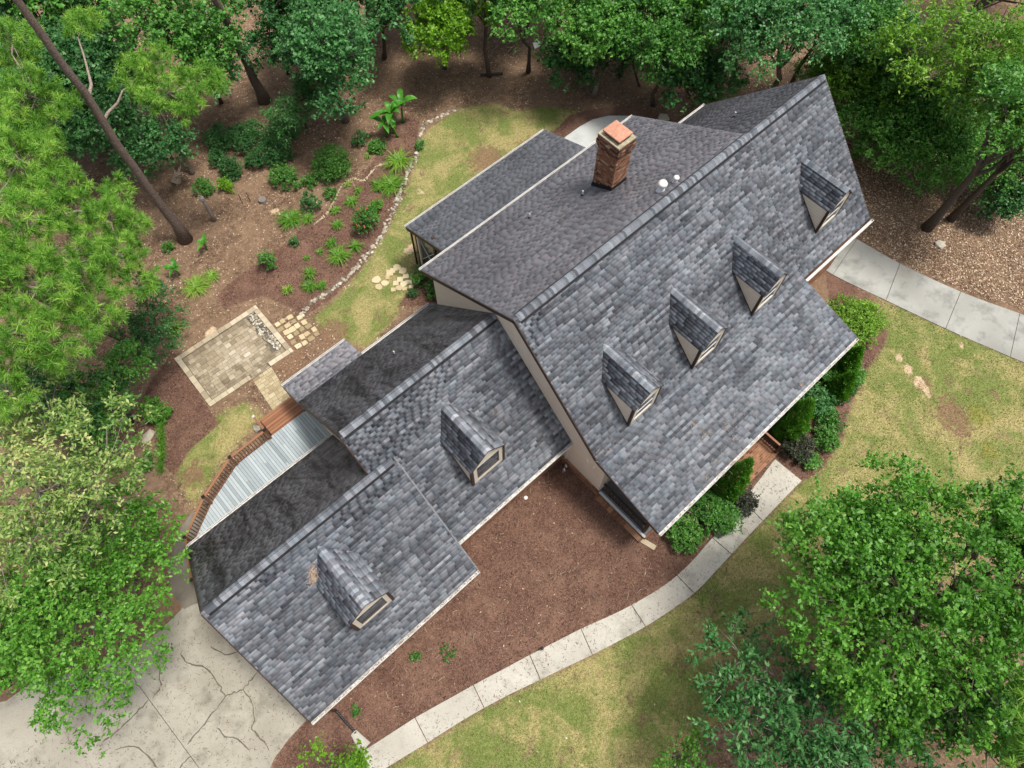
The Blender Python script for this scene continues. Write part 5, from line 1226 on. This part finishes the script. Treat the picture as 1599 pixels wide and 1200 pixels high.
for i, (lab, px, r, h, sp, mean, fl_) in enumerate([
    ('rounded mid-green azalea-like bush near the top of the flower bed', (517, 255), 30, 1.3, 'mid', .55, 0), ('mid-sized green bush left of the rounded one', (443, 278), 20, .9, 'mid', .5, 0), ('small green bush between the two larger bushes', (481, 284), 13, .6, 'mid', .5, 0),
    ('dark shrub beside the slim trunks', (360, 262), 20, 1.1, 'dark', .5, 0), ('dark shrub left of the lime one near the snag', (316, 292), 16, .8, 'mid', .5, 0), ('small lime-yellow shrub near the snag', (351, 288), 12, .7, 'lime', .6, 0),
    ('very dark shrub at the woods edge above the flower bed', (427, 236), 26, 1.2, 'dark', .4, 0), ('upright dark shrub above the lily clump', (483, 316), 13, 1.1, 'dark', .6, 0), ('tiny green shrub beside the edging', (517, 302), 10, .5, 'mid', .45, 0),
    ('upright leafy shrub in the dark mulch near the patio', (417, 406), 13, 1.3, 'mid', .5, 0), ('upright shrub with red flowers in the flower bed', (568, 345), 20, 1.4, 'mid', .35, 14), ('light green shrub right of the flowering one', (587, 325), 12, .7, 'bright', .5, 0),
    ('tiny dark shrub on the bed edge below the lilies', (460, 377), 7, .4, 'dark', .6, 0), ('dark shrub at the sunroom corner', (657, 430), 13, 1.1, 'mid', .4, 0), ('small dark shrub in the mulch below the sunroom corner', (645, 458), 7, .5, 'dark', .4, 0),
    ('dark shrub against the siding at the back corner', (672, 452), 12, 1.0, 'mid', .35, 0), ('dark shrub under the second pine trunk', (385, 215), 28, 1.2, 'dark', .5, 0), ('dark shrub below the feathery tree', (440, 205), 26, 1.1, 'dark', .5, 0), ('shrub left of the large banana plant', (562, 216), 11, .8, 'dark', .6, 0), ('small shrub right of the bushes', (590, 228), 14, .5, 'mid', .6, 0),
    ('green shrub at the end of the long grass strip', (245, 640), 22, 1.1, 'bright', .45, 0), ('low shrub in the mulch at the stained path', (225, 720), 14, .7, 'mid', .5, 0), ('low weed at the foot of the leaning pine', (262, 385), 9, .4, 'mid', .5, 0),
    ('small shrub near the far bed end at the banana', (655, 225), 8, .5, 'mid', .5, 0), ('green shrub behind the right roof end', (1336, 240), 7, .4, 'bright', .5, 0), ('low sprout in the front mulch bed near the garage', (650, 1024), 10, .35, 'mid', .3, 0), ('second low sprout in the front mulch bed', (700, 1018), 11, .3, 'mid', .3, 0), ('third low sprout at the garage end of the mulch', (558, 1112), 9, .35, 'mid', .4, 0),
    ('shrub at the bottom of the woods below the snag', (340, 246), 14, .8, 'dark', .6, 0), ('bushy shrub in deep shade right of the pale slim trunk', (395, 250), 14, .8, 'dark', .45, 0), ('green shrub under the dark tree near the pine trunk', (345, 215), 24, 1.2, 'dark', .5, 0)]):
    sparse = px[1] > 1000
    shrub(lab, px, r * 1.15, h, sp, 50 + i, 60 if sparse else 460, .08, .048, 6, mean=mean, group=GB if px[1] < 800 else None, flowers=fl_)
LC = 'lily and grass clumps in the back garden'
for i, (lab, px, r, h, n, mean) in enumerate([
    ('large bright lily clump in the middle of the back garden', (455, 347), 20, .55, 130, .45), ('small lily clump right of the large one', (482, 345), 11, .4, 50, .55), ('yellow-green lily clump at the stone border below the banana', (624, 256), 22, .6, 130, .75), ('broad lily clump at the bend of the stone border', (612, 292), 22, .5, 120, .55), ('darker lily clump left of the broad one', (592, 293), 13, .4, 70, .4),
    ('lily clump above the flowering shrub', (550, 318), 12, .4, 50, .5), ('little lily clump on the edging line', (524, 331), 9, .3, 40, .5), ('lily clump left of the flowering shrub', (527, 354), 10, .35, 50, .45), ('dark lily clump in the middle of the mulch', (519, 383), 10, .45, 60, .35), ('full lily clump near the stone border', (530, 403), 17, .5, 110, .55), ('low lily clump right of the full one', (556, 387), 12, .3, 50, .4),
    ('upright lily clump with white flowers near the stones', (485, 431), 11, .5, 70, .45), ('round clump below the upright one', (484, 450), 12, .4, 70, .35), ('small clump right of the round one', (503, 449), 9, .35, 50, .45), ('small yellow clump in the dark mulch above the patio', (450, 456), 9, .45, 28, .8), ('variegated low clump left of the patio', (308, 450), 20, .35, 110, .85), ('variegated low clump right of its twin', (333, 433), 12, .35, 60, .8), ('tall wispy grass beside the patio corner', (276, 520), 14, .9, 70, .7), ('tiny clump below the wispy bed', (500, 395), 7, .25, 24, .5), ('tiny yellow clump near the edging', (543, 290), 7, .3, 24, .8), ('small yellow clump near the tan soil', (575, 246), 7, .3, 20, .8), ('clump at the broken edging, left', (480, 405), 6, .25, 20, .5), ('small clump at the upper edging', (560, 300), 8, .35, 30, .5)]):
    blades(lab, px, r * 1.3, h * 1.1, 'lily', i, int(n * 1.4), .034, 'lily_clump', group=LC, mean=mean)
ga, gb_ = gp(254, 640), gp(252, 735)
blades('long strip of bright green border grass beside the mulch', (254, 690), 12, .45, 'lily', 60, 420, .02, 'border_grass', mean=.35, strip=(gb_ - ga))
banana('tall clump of banana plants at the top of the flower bed', [((616, 208), 2.5, 8), ((604, 214), 1.9, 6), ((630, 192), 2.3, 7), ((622, 214), 1.5, 6)], 1)
banana('small banana plant with open leaves right of the leaning pine trunk', [((323, 390), 1.0, 6)], 2, .6); banana('small dense banana plant left of the patio bed', [((281, 430), 1.05, 9)], 3, .6)

# ------------------------------------------------------------------ small things
rg = R_(131)
def thing(o, label, cat, group=None): tag(o, label, cat, group); return o
for px, r, lab in (((233, 684), .32, 'pale grey boulder beside the border grass strip'), ((232, 706), .18, 'smaller pale boulder below the grey one'), ((232, 716), .2, 'brown rock by the low shrub at the stained path'), ((402, 668), .22, 'tan rock at the foot of the deck steps'), ((322, 783), .2, 'rock at the outer deck post'), ((1467, 383), .3, 'grey rock lying in the leaf litter by the side walkway'), ((640, 76), .25, 'rock under the dark tree at the back'), ((1035, 187), .35, 'dark rock beside the rear concrete pad')):
    thing(put_rock(gp(*px), r, rg, None, 'boulder'), lab, 'rock')
sp_ = gp(411, 315); so_ = MB().tube([sp_ - [0, 0, .05], sp_ + [0, 0, .22]], [.26, .22], 11, .4).build('tree_stump', M['bark_pale']); thing(so_, 'cut tree stump in the tan soil above the lilies', 'stump')
rt = gp(275, 285); rw = MB().tube([rt, rt + [.3, .1, .35], rt + [.55, -.15, .5]], [.3, .22, .05], 8, .8)
for i in range(7):
    e = rt + [.3, 0, .3] + unit(rg.normal(size=3)) * .6; e[2] = max(e[2], .05); rw.tube([rt + [.2, 0, .25], e], [.06, .015], 5, .9, False)
thing(rw.build('root_ball', M['deadwood']), 'broken tan stump with splayed roots in the left woods', 'stump')
for i, (px, lab) in enumerate((((379, 318), 'thin metal stake left of the cut stump'), ((391, 315), 'thin metal stake nearest the cut stump'))):
    q = gp(*px); thing(MB().tube([q - [0, 0, .05], q + [0, 0, .75]], .02, 6).build('garden_stake', M['trim']), lab, 'stake')
for a, b, lab in (((750, 119), (785, 117), 'dark fallen log lying behind the back lawn'), ((1385, 300), (1372, 280), 'bare pale branch lying in leaf litter near the right trunk')):
    p, q = gp(*a, .08), gp(*b, .1); thing(MB().tube(wobble(rg, p, q, 4, .02), .09 if 'log' in lab else .025, 8, .3).build('fallen_branch', M['bark']), lab, 'log')
q = gp(838, 72); thing(MB().prism_z([tuple(q[:2] + d) for d in ((-.35, -.2), (.3, -.25), (.4, .1), (-.1, .3))], q[2] + .1, q[2] + .03).build('white_panel', M['white']), 'white scrap panel lying under the trees at the top', 'debris')
q = gp(800, 60); dp = MB()
for i in range(16): a = q + np.array([rg.normal(0, .8), rg.normal(0, .6), .05]); dp.tube([a, a + unit(rg.normal(size=3) * [1, 1, .1]) * rg.uniform(.4, 1)], .025, 5, rg.uniform(.5, 1))
thing(dp.build('brush_pile', M['bark_pale']), 'loose pile of pale sticks under the trees at the top', 'brush pile')
# path light, drain parts in the front bed
q = gp(846, 1014); pl_ = empty('path_light', tuple(q)); thing(pl_, 'small black path light at the edge of the front walkway', 'light')
MB().tube([q - [0, 0, .05], q + [0, 0, .28]], .018, 8).build('stake', M['black'], pl_); MB().tube([q + [0, 0, .28], q + [0, 0, .38], q + [0, 0, .42]], [.075, .065, .02], 12).build('lamp_head', M['black'], pl_)
a, b = gp(523, 1108), gp(556, 1145); dpipe = empty('drain_pipe', tuple(a)); thing(dpipe, 'black corrugated drain pipe leading from the garage downspout', 'pipe')
n = 26; MB().tube([a + (b - a) * i / n + [0, 0, .07] for i in range(n + 1)], [.062 if i % 2 else .05 for i in range(n + 1)], 10).build('pipe', M['black'], dpipe)
c = gp(562, 1156); d_ = unit((gp(572, 1168) - gp(552, 1142))[:2]); n2 = np.array([-d_[1], d_[0]]); z = c[2]
spb = MB(); q0, q1 = c[:2] - d_ * .38, c[:2] + d_ * .38
spb.prism_z([tuple(q0 - n2 * .12), tuple(q1 - n2 * .26), tuple(q1 + n2 * .26), tuple(q0 + n2 * .12)], z + .05, z - .03)
for s in (-1, 1): spb.bar((*(q0 + s * n2 * .12), z + .08), (*(q1 + s * n2 * .25), z + .08), .035, .08)
spb.bar((*(q0 - n2 * .10), z + .085), (*(q0 + n2 * .10), z + .085), .035, .09)
thing(spb.build('splash_block', M['walk']), 'pale concrete splash block at the end of the black pipe', 'splash block')
q = gp(821, 778); thing(MB().tube([q - [0, 0, .05], q + [0, 0, .06], q + [0, 0, .075]], [.09, .09, .06], 16).build('cleanout_cap', M['white']), 'round white cleanout cap in the mulch near the house wall', 'pipe cap')
q = gp(996, 864); thing(MB().tube([q - [0, 0, .05], q + [0, 0, .05]], .07, 14, cap=False).tube([q - [0, 0, .05], q + [0, 0, .05]], .055, 14, cap=False).build('drain_outlet', M['white']), 'small white pipe ring in the mulch near the porch corner', 'pipe')
q = gp(1012, 850); thing(MB().box((-.35, -.12, -.03), (.35, .12, .06), .5, Matrix.Translation(q) @ Matrix.Rotation(-1.3, 4, 'Z')).build('stepping_block', M['coping']), 'flat stone block at the foot of the porch corner', 'block')

# ------------------------------------------------------------------ loose stuff on the ground and roof
def inside(P, poly): return sdist(P, poly) > 0
def scatter_cards(name, label, cat, P2, rng, size, asp, mat, lift=.012, tilt=.35, tone=None, z=None):
    n = len(P2); a = rng.uniform(0, 6.283, n); L = size * rng.uniform(.6, 1.4, n)
    D = unit(np.stack([np.cos(a), np.sin(a), rng.normal(0, tilt * .5, n)], 1)); Nn = unit(np.array([0, 0, 1.]) + rng.normal(0, tilt, (n, 3)))
    zz = (terrain(P2[:, 0], P2[:, 1]) if z is None else z) + lift + rng.uniform(0, .015, n)
    V, F = leaf_quads(np.column_stack([P2, zz]), D, Nn, L, L * asp); t = rng.uniform(0, 1, n) if tone is None else tone
    o = ob(name, mesh_np(name, V, F, t), mat); tag(o, label, cat, kind='stuff'); return o
M['litter'] = m_tone('dry_leaf', [(0, (.10, .06, .035)), (.45, (.25, .165, .10)), (.8, (.42, .30, .20)), (1, (.62, .52, .41))], 4, .2, .9, 0)
M['chip'] = m_tone('mulch_chip', [(0, (.035, .018, .012)), (.5, (.105, .056, .040)), (.9, (.19, .115, .085)), (1, (.27, .185, .14))], 4, .2, .95, 0)
rg = R_(141)
def region(n, box, test):
    P = np.column_stack([rg.uniform(box[0], box[1], n), rg.uniform(box[2], box[3], n)]); return P[test(P)]
HOUSEFP = np.array([[-14.4, 4], [-14.4, -4.2], [-6.6, -4.2], [-6.6, -3], [.3, -3], [.3, -8.3], [13.2, -8.3], [13.2, -5], [18.5, -5], [18.5, 4.9], [11.4, 9.9], [2.4, 9.9], [2.4, 5.7], [-7.1, 5.7], [-7.1, 6.8], [-13, 6.8]])
def free(P): 
    k = ~inside(P, HOUSEFP)
    for q in HARD: k &= ~inside(P, q)
    return k
RIGHTLOT = W2([(1300, 330), (1290, 215), (1330, 170), (1599, 200), (1700, 300), (1700, 520), (1500, 450), (1400, 410), (1338, 370)])
scatter_cards('leaf_litter', 'dry tan leaves strewn over the bare ground', 'leaves', region(200000, (14, 46, -14, 14), lambda P: inside(P, RIGHTLOT) & free(P)), rg, .105, .5, M['litter'])
scatter_cards('woodland_litter', 'brown fallen leaves on the woodland floor behind the yard', 'leaves', region(85000, (-14, 42, 4, 48), lambda P: free(P) & (zone(P, LAWN) < .2) & (zone(P, BACK_BED) < 0)), rg, .10, .45, M['litter'], tone=None)
scatter_cards('mulch_chips', 'shredded red-brown mulch covering the planting beds', 'mulch', region(200000, (-17, 16, -17, 24), lambda P: free(P) & ((sdist(P, FRONT_BED) > .02) | (zone(P, BACK_BED) > .02))), rg, .095, .3, M['chip'], tilt=.5)
tw_ = MB(); rq = R_(177)
for _ in range(420):                                        # twigs and pine straw wisps lying on the front bed
    q = np.array([rq.uniform(-13, 5), rq.uniform(-15, -3.2)])
    if sdist(q[None], FRONT_BED)[0] < .1 or sdist(q[None], HOUSEFP)[0] > -.1: continue
    a = rq.uniform(0, 3.14); L_ = rq.uniform(.08, .32); d = np.array([math.cos(a), math.sin(a), 0]) * L_; b0 = np.array([*q, float(terrain(*q)) + .02])
    tw_.tube([b0 - d / 2, b0 + [0, 0, rq.uniform(0, .03)], b0 + d / 2 + np.array([rq.normal(0, .03), rq.normal(0, .03), 0])], rq.uniform(.006, .014), 4, rq.uniform(.3, 1), False)
tag(tw_.build('twigs', M['deadwood']), 'thin dry twigs lying about on the front mulch bed', 'twigs', kind='stuff')
scatter_cards('bed_leaves', 'pale fallen leaves on the front mulch bed', 'leaves', region(600, (-14, 9, -17, -3), lambda P: free(P) & (sdist(P, FRONT_BED) > .05)), rg, .09, .5, M['litter'])
scatter_cards('lawn_leaves', 'pale fallen leaves on the front lawn', 'leaves', region(1600, (-12, 32, -26, 2), lambda P: (sdist(P, LAWN[0]) > .1) & free(P)), rg, .09, .5, M['litter'])
scatter_cards('walk_litter', 'dry pine needles and leaf bits on the driveway and walkway', 'leaves', region(60000, (-26, 9, -25, 3), lambda P: (inside(P, HARD[0]) | inside(P, DRIVE)) & (np.random.default_rng(3).uniform(size=len(P)) < .45)), rg, .12, .13, M['chip'], lift=.036, tilt=.1)
def grass(P, name, label, h=.06):
    n = len(P); a = rg.uniform(0, 6.283, n); d = np.stack([np.cos(a), np.sin(a), np.zeros(n)], 1) * .036; z = terrain(P[:, 0], P[:, 1]); b = np.column_stack([P, z]); hh = h * rg.uniform(.5, 1.4, n)
    ln = np.column_stack([rg.normal(0, .025, (n, 2)), hh]); V = np.stack([b - d * .5, b + d * .5, b + ln], 1).reshape(-1, 3)
    t = .5 + .5 * np.sin(P[:, 0] * 1.3 + 2 * np.sin(P[:, 1] * .7)) * np.cos(P[:, 1] * 1.1 + np.sin(P[:, 0] * .9)); t = np.clip(.62 + .30 * (t - .5) + rg.normal(0, .2, n), 0, 1)
    o = ob(name, mesh_np(name, V, np.arange(3 * n).reshape(-1, 3), t), LF['grass']); tag(o, label, 'grass', kind='stuff')
grass(region(330000, (-14, 34, -26, 3), lambda P: (sdist(P, LAWN[0]) > .0) & free(P) & (rg.uniform(size=len(P)) < .8)), 'front_lawn_grass', 'patchy short green and straw-coloured grass of the front lawn')
grass(region(70000, (-16, 18, 4, 24), lambda P: (np.maximum(sdist(P, LAWN[1]), sdist(P, LAWN[2])) > .1) & free(P) & (rg.uniform(size=len(P)) < .7)), 'back_lawn_grass', 'thin patchy grass of the back yard')
# pine straw lying on the porch roof and in the dormer valleys
def on_plane(px, py, key):
    ya, za, yb, zb = RD[key]; n = np.array([0, -(zb - za), (yb - ya)]); d = RIGHT * (px - 799.5) / FPX - UPV * (py - 600) / FPX + FWD
    return CAM + d * ((np.array([0, ya, za]) - CAM) @ n / (d @ n))
sw = MB()
for (px, py, key, r, k) in [(947, 706, 'main', .35, 90), (975, 700, 'main', .3, 50), (1085, 665, 'porch', .2, 50), (1102, 682, 'porch', .2, 60), (1137, 665, 'porch', .25, 70), (1150, 690, 'porch', .3, 60), (1250, 600, 'porch', .15, 40), (1130, 720, 'porch', .5, 80), (1180, 640, 'porch', .8, 90), (1000, 715, 'porch', .6, 80), (1110, 745, 'porch', .35, 60), (780, 640, 'mfront', .2, 30), (560, 860, 'gfront', .3, 60), (620, 880, 'gfront', .9, 50), (660, 820, 'gfront', .8, 40), (1080, 800, 'porch', .4, 40)]:
    c = on_plane(px, py, key); ya, za, yb, zb = RD[key]; sl = (zb - za) / (yb - ya)
    for _ in range(k // 3):
        x = c[0] + rg.normal(0, r * .9); y = c[1] + rg.normal(0, r * .6); a = rg.uniform(0, 6.28); L = rg.uniform(.06, .13); dx, dy = math.cos(a) * L, math.sin(a) * L; zf = lambda yy: za + (yy - ya) * sl + .05
        nx, ny = -math.sin(a) * .0045, math.cos(a) * .0045
        sw.add([(x - dx - nx, y - dy - ny, zf(y - dy)), (x + dx - nx, y + dy - ny, zf(y + dy)), (x + dx + nx, y + dy + ny, zf(y + dy)), (x - dx + nx, y - dy + ny, zf(y - dy))], [(0, 1, 2, 3)], rg.uniform(.3, 1))
M['straw'] = m_tone('pine_straw', [(0, (.13, .095, .07)), (.6, (.27, .20, .15)), (1, (.40, .31, .24))], 5, .2, .9, 0)
tag(sw.build('pine_straw', M['straw']), 'scattered orange pine needles lying on the roof shingles', 'pine straw', kind='stuff')
sw = MB(); e = on_plane(490, 912, 'gfront'); e0 = on_plane(490, 884, 'gfront')
for _ in range(420):
    t = rg.uniform(); c = e0 + (e - e0) * t + np.array([rg.normal(0, .05 + .06 * t), rg.normal(0, .05), 0]); c[2] = RD['gfront'][1] + (c[1] + .083) * TG + .06 + rg.uniform(0, .12 * (.3 + t)); d = unit(rg.normal(size=3)) * .05; n_ = unit(np.cross(d, [0, 0, 1])) * .008
    sw.add([c - d - n_, c + d - n_, c + d + n_, c - d + n_], [(0, 1, 2, 3)], rg.uniform(.4, 1))
tag(sw.build('straw_heap', M['straw']), 'orange heap of pine needles caught behind the garage dormer', 'pine straw', kind='stuff')
